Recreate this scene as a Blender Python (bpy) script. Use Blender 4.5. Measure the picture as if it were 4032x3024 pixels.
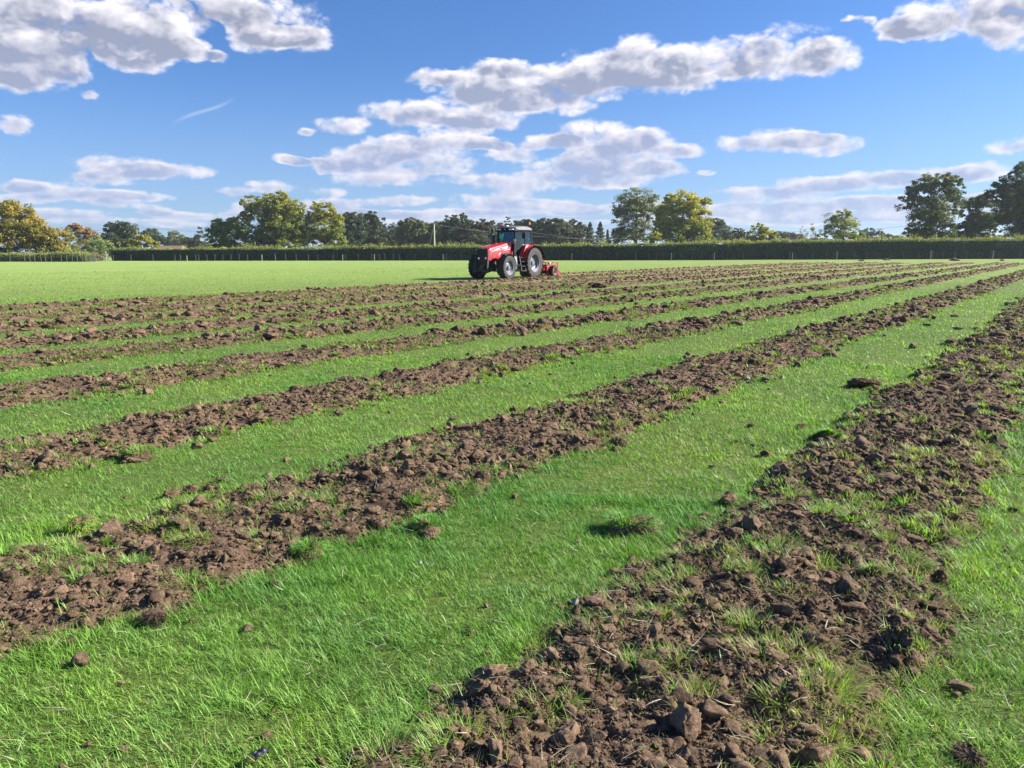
import bpy, bmesh, math, random
import numpy as np
from mathutils import Vector, Matrix

for o in list(bpy.data.objects):
    bpy.data.objects.remove(o, do_unlink=True)
S = bpy.context.scene
C = S.collection
R = math.radians

# ------------------------------------------------------------------ camera
F_PX = 3030.0                       # focal length in pixels of the 4032 px wide photograph
CAM_H = 1.55
PITCH = math.atan((1512 - 988.5) / F_PX)
ROLL = math.atan(17 / 4032)
cam_data = bpy.data.cameras.new('camera')
cam_data.sensor_width = 36.0
cam_data.lens = 36.0 * F_PX / 4032
cam_data.clip_start = 0.05
cam_data.clip_end = 20000
cam = bpy.data.objects.new('camera', cam_data)
C.objects.link(cam)
cam.matrix_world = (Matrix.Translation((0, 0, CAM_H)) @ Matrix.Rotation(math.pi / 2 - PITCH, 4, 'X')
                    @ Matrix.Rotation(-ROLL, 4, 'Z'))
S.camera = cam

def ray(px, py):
    """World direction of a pixel of the 4032x3024 photograph."""
    u = (px - 2016) / F_PX; v = (1512 - py) / F_PX
    a = u * math.cos(ROLL) + v * math.sin(ROLL); b = -u * math.sin(ROLL) + v * math.cos(ROLL)
    return np.array([a, math.cos(PITCH) + b * math.sin(PITCH), -math.sin(PITCH) + b * math.cos(PITCH)])

def ground(px, py, z=0.0):
    d = ray(px, py); t = (z - CAM_H) / d[2]
    return d[0] * t, d[1] * t

def at_depth(px, py, Y):
    d = ray(px, py); t = Y / d[1]
    return np.array([d[0] * t, Y, CAM_H + d[2] * t])

# ------------------------------------------------------------------ light
SUN_EL, SUN_AZ = 30.0, 80.0         # azimuth clockwise from +Y (the view direction)
S.render.engine = 'CYCLES'
S.cycles.use_denoising = True
S.cycles.max_bounces = 6
S.cycles.diffuse_bounces = 3
S.cycles.glossy_bounces = 3
S.cycles.transmission_bounces = 4
S.cycles.transparent_max_bounces = 12
S.cycles.sample_clamp_indirect = 8
S.view_settings.view_transform = 'Standard'
S.view_settings.look = 'None'
S.view_settings.exposure = EXPO = 1.74
HAZE = 0.00018
S.view_settings.gamma = 1.0
sun_data = bpy.data.lights.new('sun', 'SUN')
sun_data.energy = 4.8
sun_data.angle = R(1.2)
sun_data.color = (1.0, 0.93, 0.82)
sun = bpy.data.objects.new('sun', sun_data)
C.objects.link(sun)
sd = Vector((math.sin(R(SUN_AZ)) * math.cos(R(SUN_EL)), math.cos(R(SUN_AZ)) * math.cos(R(SUN_EL)), math.sin(R(SUN_EL))))
sun.rotation_euler = sd.to_track_quat('Z', 'Y').to_euler()
sun.location = sd * 50

# ------------------------------------------------------------------ node helpers
class NT:
    def __init__(self, tree): self.t = tree; self.n = tree.nodes; self.l = tree.links
    def new(self, typ, **kw):
        nd = self.n.new(typ)
        for k, v in kw.items(): setattr(nd, k, v)
        return nd
    def put(self, sock, v):
        if isinstance(v, bpy.types.NodeSocket): self.l.new(v, sock)
        elif v is not None:
            try: sock.default_value = v
            except Exception: sock.default_value = tuple(v) + (1.0,)
    def math(self, op, a, b=None, c=None, clamp=False):
        nd = self.new('ShaderNodeMath', operation=op, use_clamp=clamp)
        for i, v in enumerate((a, b, c)):
            if v is not None: self.put(nd.inputs[i], v)
        return nd.outputs[0]
    def vec(self, op, a, b=None, c=None):
        nd = self.new('ShaderNodeVectorMath', operation=op)
        for i, v in enumerate((a, b, c)):
            if v is not None: self.put(nd.inputs[i], v)
        return nd.outputs['Value'] if op in ('DOT_PRODUCT', 'LENGTH') else nd.outputs[0]
    def mix(self, f, a, b):
        nd = self.new('ShaderNodeMix', data_type='RGBA')
        self.put(nd.inputs[0], f); self.put(nd.inputs[6], a); self.put(nd.inputs[7], b)
        return nd.outputs[2]
    def noise(self, vec, scale, detail=4, rough=0.55, dist=0.0):
        nd = self.new('ShaderNodeTexNoise')
        if vec is not None: self.l.new(vec, nd.inputs['Vector'])
        nd.inputs['Scale'].default_value = scale; nd.inputs['Detail'].default_value = detail
        nd.inputs['Roughness'].default_value = rough; nd.inputs['Distortion'].default_value = dist
        return nd
    def ramp(self, v, stops, mode='LINEAR'):
        nd = self.new('ShaderNodeValToRGB'); self.l.new(v, nd.inputs[0])
        cr = nd.color_ramp; cr.interpolation = mode
        while len(cr.elements) < len(stops): cr.elements.new(0.5)
        for e, (p, c) in zip(cr.elements, stops):
            e.position = p; e.color = (c[0], c[1], c[2], 1) if hasattr(c, '__len__') else (c, c, c, 1)
        return nd.outputs[0]

def smooth(nt, v, lo, hi):
    nd = nt.new('ShaderNodeMapRange', interpolation_type='SMOOTHSTEP')
    nt.put(nd.inputs[0], v)
    for i, x in zip((1, 2, 3, 4), (lo, hi, 0.0, 1.0)): nt.put(nd.inputs[i], x)
    return nd.outputs[0]

# ------------------------------------------------------------------ sky with clouds
W = bpy.data.worlds.new('World')
S.world = W
W.use_nodes = True
nt = NT(W.node_tree); nt.n.clear()
tc = nt.new('ShaderNodeTexCoord').outputs['Generated']
sky = nt.new('ShaderNodeTexSky', sky_type='NISHITA', sun_disc=False, sun_elevation=R(SUN_EL), sun_rotation=R(SUN_AZ),
             altitude=50.0, air_density=1.0, dust_density=0.6, ozone_density=2.2)
sep = nt.new('ShaderNodeSeparateXYZ'); nt.l.new(tc, sep.inputs[0])
az = nt.math('ARCTAN2', sep.outputs[0], sep.outputs[1])
hl = nt.math('SQRT', nt.math('ADD', nt.math('MULTIPLY', sep.outputs[0], sep.outputs[0]), nt.math('MULTIPLY', sep.outputs[1], sep.outputs[1])))
el = nt.math('DIVIDE', sep.outputs[2], hl)
lift = nt.math('ADD', nt.math('MAXIMUM', el, -0.01), 0.14)
iz = nt.math('DIVIDE', 1.0, lift)
comb = nt.new('ShaderNodeCombineXYZ')
nt.l.new(nt.math('MULTIPLY', az, 2.9), comb.inputs[0])
nt.l.new(nt.math('MULTIPLY', el, 3.9), comb.inputs[1])
cn = comb.outputs[0]
# coarse wobble of the cloud outlines, fine billows
wob = nt.noise(cn, 2.6, 4, 0.62)
def billow(p, detail):
    pn = nt.noise(p, 5.2, detail, 0.60)
    vo = nt.new('ShaderNodeTexVoronoi', feature='F1')
    wq = nt.vec('MULTIPLY_ADD', pn.outputs['Color'], (0.16, 0.16, 0.0), p)
    nt.l.new(wq, vo.inputs['Vector']); vo.inputs['Scale'].default_value = 8.5
    vo.inputs['Detail'].default_value = 2.0; vo.inputs['Roughness'].default_value = 0.55; vo.inputs['Lacunarity'].default_value = 2.3
    vd = nt.math('MULTIPLY', vo.outputs['Distance'], vo.outputs['Distance'])
    return nt.math('MULTIPLY_ADD', vd, -0.35, nt.math('MULTIPLY_ADD', nt.math('SUBTRACT', pn.outputs['Fac'], 0.5), 1.9, 0.26))
SKY_TINT = (0.190, 0.30, 0.475)
CLOUDS = [  # centre x, y, half width, half height (2212-wide measure of the sky), weight
 (40,45,170,62),(210,55,170,60),(330,55,110,50),(290,112,80,30),(420,103,60,20),(470,118,28,12),(70,130,100,48),(20,165,70,28),(140,150,50,22),
 (470,12,90,36),(600,35,100,46),(655,85,75,24),(560,78,70,26),(185,200,22,10),(26,269,38,17),
 (930,166,60,15),(1080,150,90,16),(1010,190,90,26),(1120,195,120,36),(1260,150,90,38),(1380,125,100,44),(1380,175,130,34),(1530,130,130,44),
 (1680,115,120,46),(1790,130,70,32),(1200,215,110,26),(1020,240,120,28),(860,248,90,30),(740,275,52,19),(665,287,20,8),(1020,268,90,16),
 (1290,298,105,38),(1190,305,60,16),(1390,305,60,24),(1340,345,120,30),(1480,325,45,14),(1430,367,60,14),(1528,371,24,6),(1230,362,110,26),
 (960,303,110,22),(840,322,80,22),(770,345,80,22),(1060,312,50,14),(642,348,26,9),(920,352,140,22),
 (1585,310,52,17),(1680,306,70,24),(1785,318,72,19),(240,355,115,22),(350,368,100,14),(210,385,80,12),
 (40,398,60,12),(130,412,90,15),(240,432,90,14),(330,452,40,9),(590,403,60,12),(500,412,40,9),(700,414,50,10),
 (880,385,190,16),(1150,398,150,20),(860,433,80,11),(1060,432,140,14),(1200,440,90,11),(900,462,200,9),(1260,455,60,10),
 (1610,418,90,13),(1740,403,110,17),(1880,392,110,18),(2010,385,110,16),(2120,374,75,17),(1720,438,190,13),(1960,432,170,13),(1700,472,240,12),
 (640,345,50,9),(700,360,60,14),(720,440,90,12),(820,460,90,9),(1110,330,60,20),(1330,390,110,16),(560,440,60,9),(300,420,70,9),(1390,440,80,9),(1750,300,60,16),(60,430,80,9),(640,455,160,10),(1000,478,260,9),(1150,452,200,12),(1620,452,150,14),(1800,460,200,14),(2000,440,160,14),(250,478,260,8),(1350,478,160,8),(2060,30,150,42),(1960,66,80,20),(2190,45,90,50),(1850,42,22,7),(1875,50,20,8),(2200,316,68,16),(100,462,130,9),(1480,460,120,9),(2050,465,160,12),(420,462,120,8)]
pv = nt.new('ShaderNodeCombineXYZ'); nt.l.new(az, pv.inputs[0]); nt.l.new(el, pv.inputs[1])
pvec = pv.outputs[0]
dis = nt.vec('MULTIPLY', nt.vec('SUBTRACT', wob.outputs['Color'], (0.5, 0.5, 0.5)), (0.060, 0.040, 0.0))
izs = nt.math('MULTIPLY', lift, 2.2, clamp=True)
pvec = nt.vec('MULTIPLY_ADD', dis, izs, pvec)
acc = None
for (cx, cy, rx, ry) in CLOUDS:
    d = ray(cx * 1.8228, cy * 1.8228)
    a0 = math.atan2(d[0], d[1]); hh = math.hypot(d[0], d[1]); e0 = d[2] / hh
    s = 1.8228 / F_PX
    k = math.hypot(1, (cx * 1.8228 - 2016) / F_PX)
    sx = 1 / (rx * s * 1.22 / k ** 1.6); sy = 1 / (ry * s * 1.30)
    pc = pvec if acc is None else nt.vec('MULTIPLY_ADD', acc, (1e-7, 1e-7, 0.0), pvec)   # keeps the chain in order
    q = nt.vec('MULTIPLY_ADD', pc, (sx, sy, 0.0), (-a0 * sx, -e0 * sy, 1.0))
    w = nt.math('SUBTRACT', 2.0, nt.vec('DOT_PRODUCT', q, q), clamp=True)
    acc = nt.vec('MULTIPLY_ADD', q, w, acc if acc is not None else (0, 0, 0))
s3 = nt.new('ShaderNodeSeparateXYZ'); nt.l.new(acc, s3.inputs[0])
Fq, Gx, Gy = s3.outputs[2], s3.outputs[0], s3.outputs[1]
b1 = billow(cn, 3)
fz = nt.noise(cn, 24.0, 6, 0.66)
dens = nt.math('ADD', b1, nt.math('MINIMUM', Fq, 1.2))
dens = nt.math('MULTIPLY_ADD', nt.math('SUBTRACT', fz.outputs['Fac'], 0.5), 0.95, dens)
alpha = smooth(nt, dens, 0.12, 0.98)
alpha = nt.math('MULTIPLY', alpha, smooth(nt, Fq, 0.0, 0.30))
# the same billows a little way towards the sun, for relief
b2 = billow(nt.vec('ADD', cn, (0.035, 0.045, 0.0)), 3)
rel = nt.math('SUBTRACT', b1, b2)
core = smooth(nt, nt.math('MULTIPLY_ADD', b1, 0.75, Fq), 0.45, 1.30)
top = nt.math('DIVIDE', Gy, nt.math('ADD', Fq, 0.45))
side = nt.math('DIVIDE', Gx, nt.math('ADD', Fq, 0.45))
lit = nt.math('MULTIPLY_ADD', top, 0.75, nt.math('MULTIPLY_ADD', rel, 0.95, nt.math('MULTIPLY_ADD', core, -0.84, 0.97)))
lit = nt.math('MULTIPLY_ADD', nt.math('SUBTRACT', fz.outputs['Fac'], 0.5), 0.28, lit)
lit = nt.math('MULTIPLY_ADD', side, 0.15, lit, clamp=True)
CB = 0.475 / 0.1
lowc = smooth(nt, el, 0.02, 0.30)
shade_c = nt.mix(lowc, (0.27 * CB, 0.32 * CB, 0.48 * CB, 1), (0.225 * CB, 0.245 * CB, 0.32 * CB, 1))
lit_c = nt.mix(lowc, (0.60 * CB, 0.57 * CB, 0.61 * CB, 1), (0.80 * CB, 0.77 * CB, 0.79 * CB, 1))
ccol = nt.mix(lit, shade_c, lit_c)
# contrail and thin veil
cd = ray(440 * 1.8228, 240 * 1.8228)
ca, ce = math.atan2(cd[0], cd[1]), cd[2] / math.hypot(cd[0], cd[1])
qa = nt.math('SUBTRACT', az, ca); qe = nt.math('SUBTRACT', el, ce)
th = math.atan2(70, 130)
al = nt.math('ADD', nt.math('MULTIPLY', qa, math.cos(th)), nt.math('MULTIPLY', qe, math.sin(th)))
cr_ = nt.math('SUBTRACT', nt.math('MULTIPLY', qe, math.cos(th)), nt.math('MULTIPLY', qa, math.sin(th)))
cr_ = nt.math('ADD', cr_, nt.math('MULTIPLY', nt.math('SINE', nt.math('MULTIPLY', al, 60.0)), 0.0028))
tr = nt.math('MULTIPLY', smooth(nt, nt.math('ABSOLUTE', cr_), 0.0032, 0.0), smooth(nt, nt.math('ABSOLUTE', al), 0.046, 0.01))
veil = nt.math('MULTIPLY', tr, 0.38)
skyc = nt.mix(veil, nt.vec('MULTIPLY', sky.outputs[0], SKY_TINT), (0.45 * CB, 0.52 * CB, 0.66 * CB, 1))
hz = nt.math('MULTIPLY', smooth(nt, el, 0.24, -0.02), 0.45)
skyc = nt.mix(hz, skyc, (0.30 * CB, 0.40 * CB, 0.62 * CB, 1))
alpha = nt.math('MULTIPLY', alpha, nt.math('MULTIPLY_ADD', smooth(nt, el, 0.0, 0.16), 0.24, 0.72))
final = nt.mix(alpha, skyc, ccol)
bg = nt.new('ShaderNodeBackground'); nt.l.new(final, bg.inputs[0]); bg.inputs[1].default_value = 0.1
bg0 = nt.new('ShaderNodeBackground'); bg0.inputs[1].default_value = 0.1
nt.l.new(nt.vec('MULTIPLY', sky.outputs[0], SKY_TINT), bg0.inputs[0])
# clouds stand in one part of the sky only; elsewhere it is clear
reg = nt.math('MULTIPLY', nt.math('LESS_THAN', nt.math('ABSOLUTE', az), 0.80), nt.math('MULTIPLY', nt.math('LESS_THAN', el, 0.60), nt.math('GREATER_THAN', el, -0.05)))
mx = nt.new('ShaderNodeMixShader'); nt.l.new(reg, mx.inputs[0]); nt.l.new(bg0.outputs[0], mx.inputs[1]); nt.l.new(bg.outputs[0], mx.inputs[2])
wo = nt.new('ShaderNodeOutputWorld'); nt.l.new(mx.outputs[0], wo.inputs[0])
W.cycles.sampling_method = 'MANUAL'
W.cycles.sample_map_resolution = 512
# ------------------------------------------------------------------ numpy noise
def _h(*k):
    h = np.zeros_like(k[0], dtype=np.uint32) + np.uint32(0x9E3779B9)
    for a, m in zip(k, (0x85EBCA6B, 0xC2B2AE35, 0x27D4EB2F, 0x165667B1)):
        h = (h ^ (a.astype(np.int64).astype(np.uint32) * np.uint32(m))) * np.uint32(0x2C1B3C6D)
        h ^= h >> np.uint32(15)
    h *= np.uint32(0x297A2D39); h ^= h >> np.uint32(15)
    return h.astype(np.float64) / 4294967295.0

def vnoise(x, y, z=None, seed=0):
    """Smooth value noise in -1..1."""
    xi, yi = np.floor(x), np.floor(y); fx, fy = x - xi, y - yi
    fx = fx * fx * (3 - 2 * fx); fy = fy * fy * (3 - 2 * fy)
    sd = np.full_like(xi, seed)
    if z is None:
        a, b = _h(xi, yi, sd), _h(xi + 1, yi, sd); c, d = _h(xi, yi + 1, sd), _h(xi + 1, yi + 1, sd)
        return 2 * ((a * (1 - fx) + b * fx) * (1 - fy) + (c * (1 - fx) + d * fx) * fy) - 1
    zi = np.floor(z); fz = z - zi; fz = fz * fz * (3 - 2 * fz)
    r = 0
    for dz, wz in ((0, 1 - fz), (1, fz)):
        a, b = _h(xi, yi, zi + dz, sd), _h(xi + 1, yi, zi + dz, sd)
        c, d = _h(xi, yi + 1, zi + dz, sd), _h(xi + 1, yi + 1, zi + dz, sd)
        r = r + wz * ((a * (1 - fx) + b * fx) * (1 - fy) + (c * (1 - fx) + d * fx) * fy)
    return 2 * r - 1

def fbm(x, y, z=None, o=4, seed=0, g=0.5):
    r, a, t = 0, 1.0, 0
    for i in range(o):
        k = 2.03 ** i
        r = r + a * vnoise(x * k + 13.7 * i, y * k - 7.1 * i, None if z is None else z * k + 3.3 * i, seed + i); t += a; a *= g
    return r / t

def worley(x, y, seed=0):
    """Distance to the nearest and second nearest feature point, and a random number of the nearest cell."""
    xi, yi = np.floor(x), np.floor(y)
    f1 = np.full_like(x, 9.0); f2 = np.full_like(x, 9.0); idn = np.zeros_like(x)
    for dx in (-1, 0, 1):
        for dy in (-1, 0, 1):
            cx, cy = xi + dx, yi + dy; s = np.full_like(cx, seed)
            px, py = cx + _h(cx, cy, s), cy + _h(cx, cy, s + 1)
            d = np.hypot(px - x, py - y); v = _h(cx, cy, s + 2)
            n = d < f1
            f2 = np.where(n, f1, np.minimum(f2, d)); idn = np.where(n, v, idn); f1 = np.where(n, d, f1)
    return f1, f2, idn

# ------------------------------------------------------------------ mesh helpers
def mk(name, V, F, mat, parent=None, col=None, smooth=False, loc=None):
    """One mesh object from arrays; F is an (n,3) or (n,4) array or a list of such arrays."""
    Fs = F if isinstance(F, list) else [F]
    Fs = [np.asarray(f, dtype=np.int32) for f in Fs if len(f)]
    me = bpy.data.meshes.new(name)
    V = np.asarray(V, dtype=np.float32)
    me.vertices.add(len(V)); me.vertices.foreach_set('co', V.ravel())
    tot = sum(f.size for f in Fs); npoly = sum(len(f) for f in Fs)
    me.loops.add(tot); me.polygons.add(npoly)
    me.loops.foreach_set('vertex_index', np.concatenate([f.ravel() for f in Fs]))
    lt = np.concatenate([np.full(len(f), f.shape[1], dtype=np.int32) for f in Fs])
    ls = np.concatenate([[0], np.cumsum(lt)[:-1]]).astype(np.int32)
    me.polygons.foreach_set('loop_start', ls); me.polygons.foreach_set('loop_total', lt)
    if smooth: me.polygons.foreach_set('use_smooth', np.ones(npoly, dtype=bool))
    me.update(calc_edges=True)
    if col is not None:
        at = me.color_attributes.new('col', 'FLOAT_COLOR', 'POINT')
        c4 = np.ones((len(V), 4), dtype=np.float32); c4[:, :3] = col
        at.data.foreach_set('color', c4.ravel())
    if mat is not None: me.materials.append(mat)
    o = bpy.data.objects.new(name, me); C.objects.link(o)
    if parent is not None: o.parent = parent
    if loc is not None: o.location = loc
    return o

def tag(o, label=None, cat=None, group=None, kind=None):
    if label: o['label'] = label
    if cat: o['category'] = cat
    if group: o['group'] = group
    if kind: o['kind'] = kind
    return o

def empty(name, loc=(0, 0, 0), rz=0.0):
    o = bpy.data.objects.new(name, None); C.objects.link(o)
    o.location = loc; o.rotation_euler = (0, 0, rz); o.empty_display_size = 0.3
    return o

class MB:
    """Collects shapes; build() links them as one mesh."""
    def __init__(self): self.v = []; self.f = []
    def add(self, V, Fc):
        b = len(self.v); self.v += [tuple(p) for p in V]; self.f += [tuple(i + b for i in q) for q in Fc]; return self
    def box(self, c, s, rot=None):
        hx, hy, hz = s[0] / 2, s[1] / 2, s[2] / 2
        P = [Vector((x, y, z)) for x in (-hx, hx) for y in (-hy, hy) for z in (-hz, hz)]
        if rot: 
            from mathutils import Euler
            m = Euler(rot).to_matrix(); P = [m @ p for p in P]
        P = [p + Vector(c) for p in P]
        return self.add(P, [(0, 1, 3, 2), (4, 6, 7, 5), (0, 4, 5, 1), (2, 3, 7, 6), (0, 2, 6, 4), (1, 5, 7, 3)])
    def tube(self, pts, r, n=10, cap=True):
        pts = [Vector(p) for p in pts]; rs = r if isinstance(r, (list, tuple)) else [r] * len(pts)
        V, Fc = [], []; up = None
        for i, p in enumerate(pts):
            d = (pts[min(i + 1, len(pts) - 1)] - pts[max(i - 1, 0)]).normalized()
            if up is None:
                up = Vector((0, 0, 1)) if abs(d.z) < 0.9 else Vector((1, 0, 0))
            a = d.cross(up).normalized(); b = a.cross(d).normalized(); up = b
            for k in range(n):
                t = 2 * math.pi * k / n
                V.append(p + (a * math.cos(t) + b * math.sin(t)) * rs[i])
        for i in range(len(pts) - 1):
            for k in range(n):
                k2 = (k + 1) % n
                Fc.append((i * n + k, i * n + k2, (i + 1) * n + k2, (i + 1) * n + k))
        if cap:
            Fc.append(tuple(range(n))[::-1]); Fc.append(tuple((len(pts) - 1) * n + k for k in range(n)))
        return self.add(V, Fc)
    def bar(self, p, q, w, h):
        """A square bar from p to q."""
        p, q = Vector(p), Vector(q); d = (q - p).normalized()
        up = Vector((0, 0, 1)) if abs(d.z) < 0.95 else Vector((1, 0, 0))
        a = d.cross(up).normalized() * w / 2; b = a.cross(d).normalized() * h / 2
        V = [x + s * a + t * b for x in (p, q) for s, t in ((-1, -1), (1, -1), (1, 1), (-1, 1))]
        return self.add(V, [(3, 2, 1, 0), (4, 5, 6, 7), (0, 1, 5, 4), (1, 2, 6, 5), (2, 3, 7, 6), (3, 0, 4, 7)])
    def prism(self, poly, y0, y1):
        """poly in the x-z plane, extruded along y."""
        n = len(poly)
        V = [(x, y0, z) for x, z in poly] + [(x, y1, z) for x, z in poly]
        Fc = [tuple(range(n)), tuple(range(2 * n - 1, n - 1, -1))]
        Fc += [(i, i + n, (i + 1) % n + n, (i + 1) % n) for i in range(n)]
        return self.add(V, Fc)
    def lathe(self, prof, c, n=40, close=False):
        """prof: (radius, y) pairs turned about the y axis through c."""
        m = len(prof); V, Fc = [], []
        for k in range(n):
            t = 2 * math.pi * k / n
            for r, y in prof: V.append((c[0] + r * math.cos(t), c[1] + y, c[2] + r * math.sin(t)))
        rng = range(m if close else m - 1)
        for k in range(n):
            k2 = (k + 1) % n
            for i in rng:
                j = (i + 1) % m
                Fc.append((k * m + i, k * m + j, k2 * m + j, k2 * m + i))
        return self.add(V, Fc)
    def loft(self, secs, cap=True):
        n = len(secs[0]); V = [p for s in secs for p in s]; Fc = []
        for i in range(len(secs) - 1):
            for k in range(n):
                k2 = (k + 1) % n
                Fc.append((i * n + k, i * n + k2, (i + 1) * n + k2, (i + 1) * n + k))
        if cap: Fc.append(tuple(range(n))[::-1]); Fc.append(tuple((len(secs) - 1) * n + k for k in range(n)))
        return self.add(V, Fc)
    def build(self, name, mat, parent=None, bevel=0.0, angle=35, flat=False):
        me = bpy.data.meshes.new(name); me.from_pydata([tuple(p) for p in self.v], [], self.f)
        bm = bmesh.new(); bm.from_mesh(me); bmesh.ops.recalc_face_normals(bm, faces=bm.faces); bm.to_mesh(me); bm.free()
        me.materials.append(mat)
        if not flat:
            me.polygons.foreach_set('use_smooth', [True] * len(me.polygons)); me.set_sharp_from_angle(angle=R(angle))
        o = bpy.data.objects.new(name, me); C.objects.link(o)
        if parent is not None: o.parent = parent
        if bevel:
            b = o.modifiers.new('bevel', 'BEVEL'); b.width = bevel; b.segments = 2; b.limit_method = 'ANGLE'; b.angle_limit = R(40)
        return o

# ------------------------------------------------------------------ materials
def new_mat(name):
    m = bpy.data.materials.new(name); m.use_nodes = True; n = NT(m.node_tree); n.n.clear()
    return m, n

def finish(n, sh):
    o = n.new('ShaderNodeOutputMaterial'); n.l.new(sh, o.inputs[0])

def paint(name, col, rough=0.45, metal=0.0, dirt=0.25, dirtcol=(0.16, 0.12, 0.085), scale=6.0, coat=0.0, bump=0.0, spec=0.5):
    m, n = new_mat(name)
    oc = n.new('ShaderNodeTexCoord').outputs['Object']
    no = n.noise(oc, scale, 6, 0.65)
    f = n.math('MULTIPLY', smooth(n, no.outputs['Fac'], 0.42, 0.75), dirt)
    p = n.new('ShaderNodeBsdfPrincipled')
    n.l.new(n.mix(f, (*col, 1), (*dirtcol, 1)), p.inputs['Base Color'])
    n.put(p.inputs['Roughness'], n.math('MULTIPLY_ADD', f, 0.4, rough, clamp=True)); p.inputs['Metallic'].default_value = metal
    p.inputs['Coat Weight'].default_value = coat; p.inputs['Specular IOR Level'].default_value = spec
    if bump:
        b = n.new('ShaderNodeBump'); b.inputs['Strength'].default_value = bump; b.inputs['Distance'].default_value = 0.01
        n.l.new(n.noise(oc, scale * 8, 4).outputs['Fac'], b.inputs['Height']); n.l.new(b.outputs[0], p.inputs['Normal'])
    finish(n, p.outputs[0]); return m

def leafy(name, trans=0.35, rough=0.6, gain=(1.0, 1.0, 1.0), tgain=(1.25, 1.35, 0.6), gloss=0.3):
    """Foliage: the colour comes with each leaf."""
    m, n = new_mat(name)
    a = n.new('ShaderNodeAttribute', attribute_name='col').outputs['Color']
    if gain != (1.0, 1.0, 1.0): a = n.vec('MULTIPLY', a, gain)
    p = n.new('ShaderNodeBsdfPrincipled'); n.l.new(a, p.inputs['Base Color'])
    p.inputs['Roughness'].default_value = rough; p.inputs['Specular IOR Level'].default_value = gloss
    t = n.new('ShaderNodeBsdfTranslucent'); n.l.new(n.vec('MULTIPLY', a, tgain), t.inputs[0])
    mx = n.new('ShaderNodeMixShader'); mx.inputs[0].default_value = trans
    n.l.new(p.outputs[0], mx.inputs[1]); n.l.new(t.outputs[0], mx.inputs[2])
    finish(n, mx.outputs[0]); return m

def bark_mat(name, c1, c2):
    m, n = new_mat(name)
    oc = n.new('ShaderNodeTexCoord').outputs['Object']
    no = n.noise(n.vec('MULTIPLY', oc, (1, 1, 0.25)), 3.0, 6, 0.7)
    p = n.new('ShaderNodeBsdfPrincipled'); n.l.new(n.mix(no.outputs['Fac'], (*c1, 1), (*c2, 1)), p.inputs['Base Color'])
    p.inputs['Roughness'].default_value = 0.9
    finish(n, p.outputs[0]); return m

# soil: crumbly brown, drier and paler here and there, fine bump
def soil_mat(name, g=1.0):
    m, n = new_mat(name)
    pos = n.new('ShaderNodeNewGeometry').outputs['Position']
    a = n.noise(pos, 3.0, 4, 0.6); b = n.noise(pos, 28.0, 5, 0.7); c = n.noise(pos, 130.0, 4, 0.7)
    base = n.ramp(b.outputs['Fac'], [(0.30, (0.062 * g, 0.038 * g, 0.024 * g)), (0.5, (0.132 * g, 0.091 * g, 0.059 * g)), (0.72, (0.23 * g, 0.158 * g, 0.104 * g))])
    dry = n.mix(smooth(n, a.outputs['Fac'], 0.42, 0.68), base, n.vec('MULTIPLY', base, (1.35, 1.30, 1.28)))
    fc = n.mix(smooth(n, c.outputs['Fac'], 0.35, 0.65), n.vec('MULTIPLY', dry, (0.72, 0.70, 0.68)), dry)
    at = n.new('ShaderNodeAttribute', attribute_name='col').outputs['Color']
    fin = n.vec('MULTIPLY', fc, at)
    p = n.new('ShaderNodeBsdfPrincipled'); n.l.new(fin, p.inputs['Base Color'])
    p.inputs['Roughness'].default_value = 0.95; p.inputs['Specular IOR Level'].default_value = 0.15
    bp = n.new('ShaderNodeBump'); bp.inputs['Strength'].default_value = 0.9; bp.inputs['Distance'].default_value = 0.012
    n.l.new(n.math('MULTIPLY_ADD', c.outputs['Fac'], 0.45, b.outputs['Fac']), bp.inputs['Height']); n.l.new(bp.outputs[0], p.inputs['Normal'])
    finish(n, p.outputs[0]); return m
M_SOIL = soil_mat('soil', 1.12)

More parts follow.
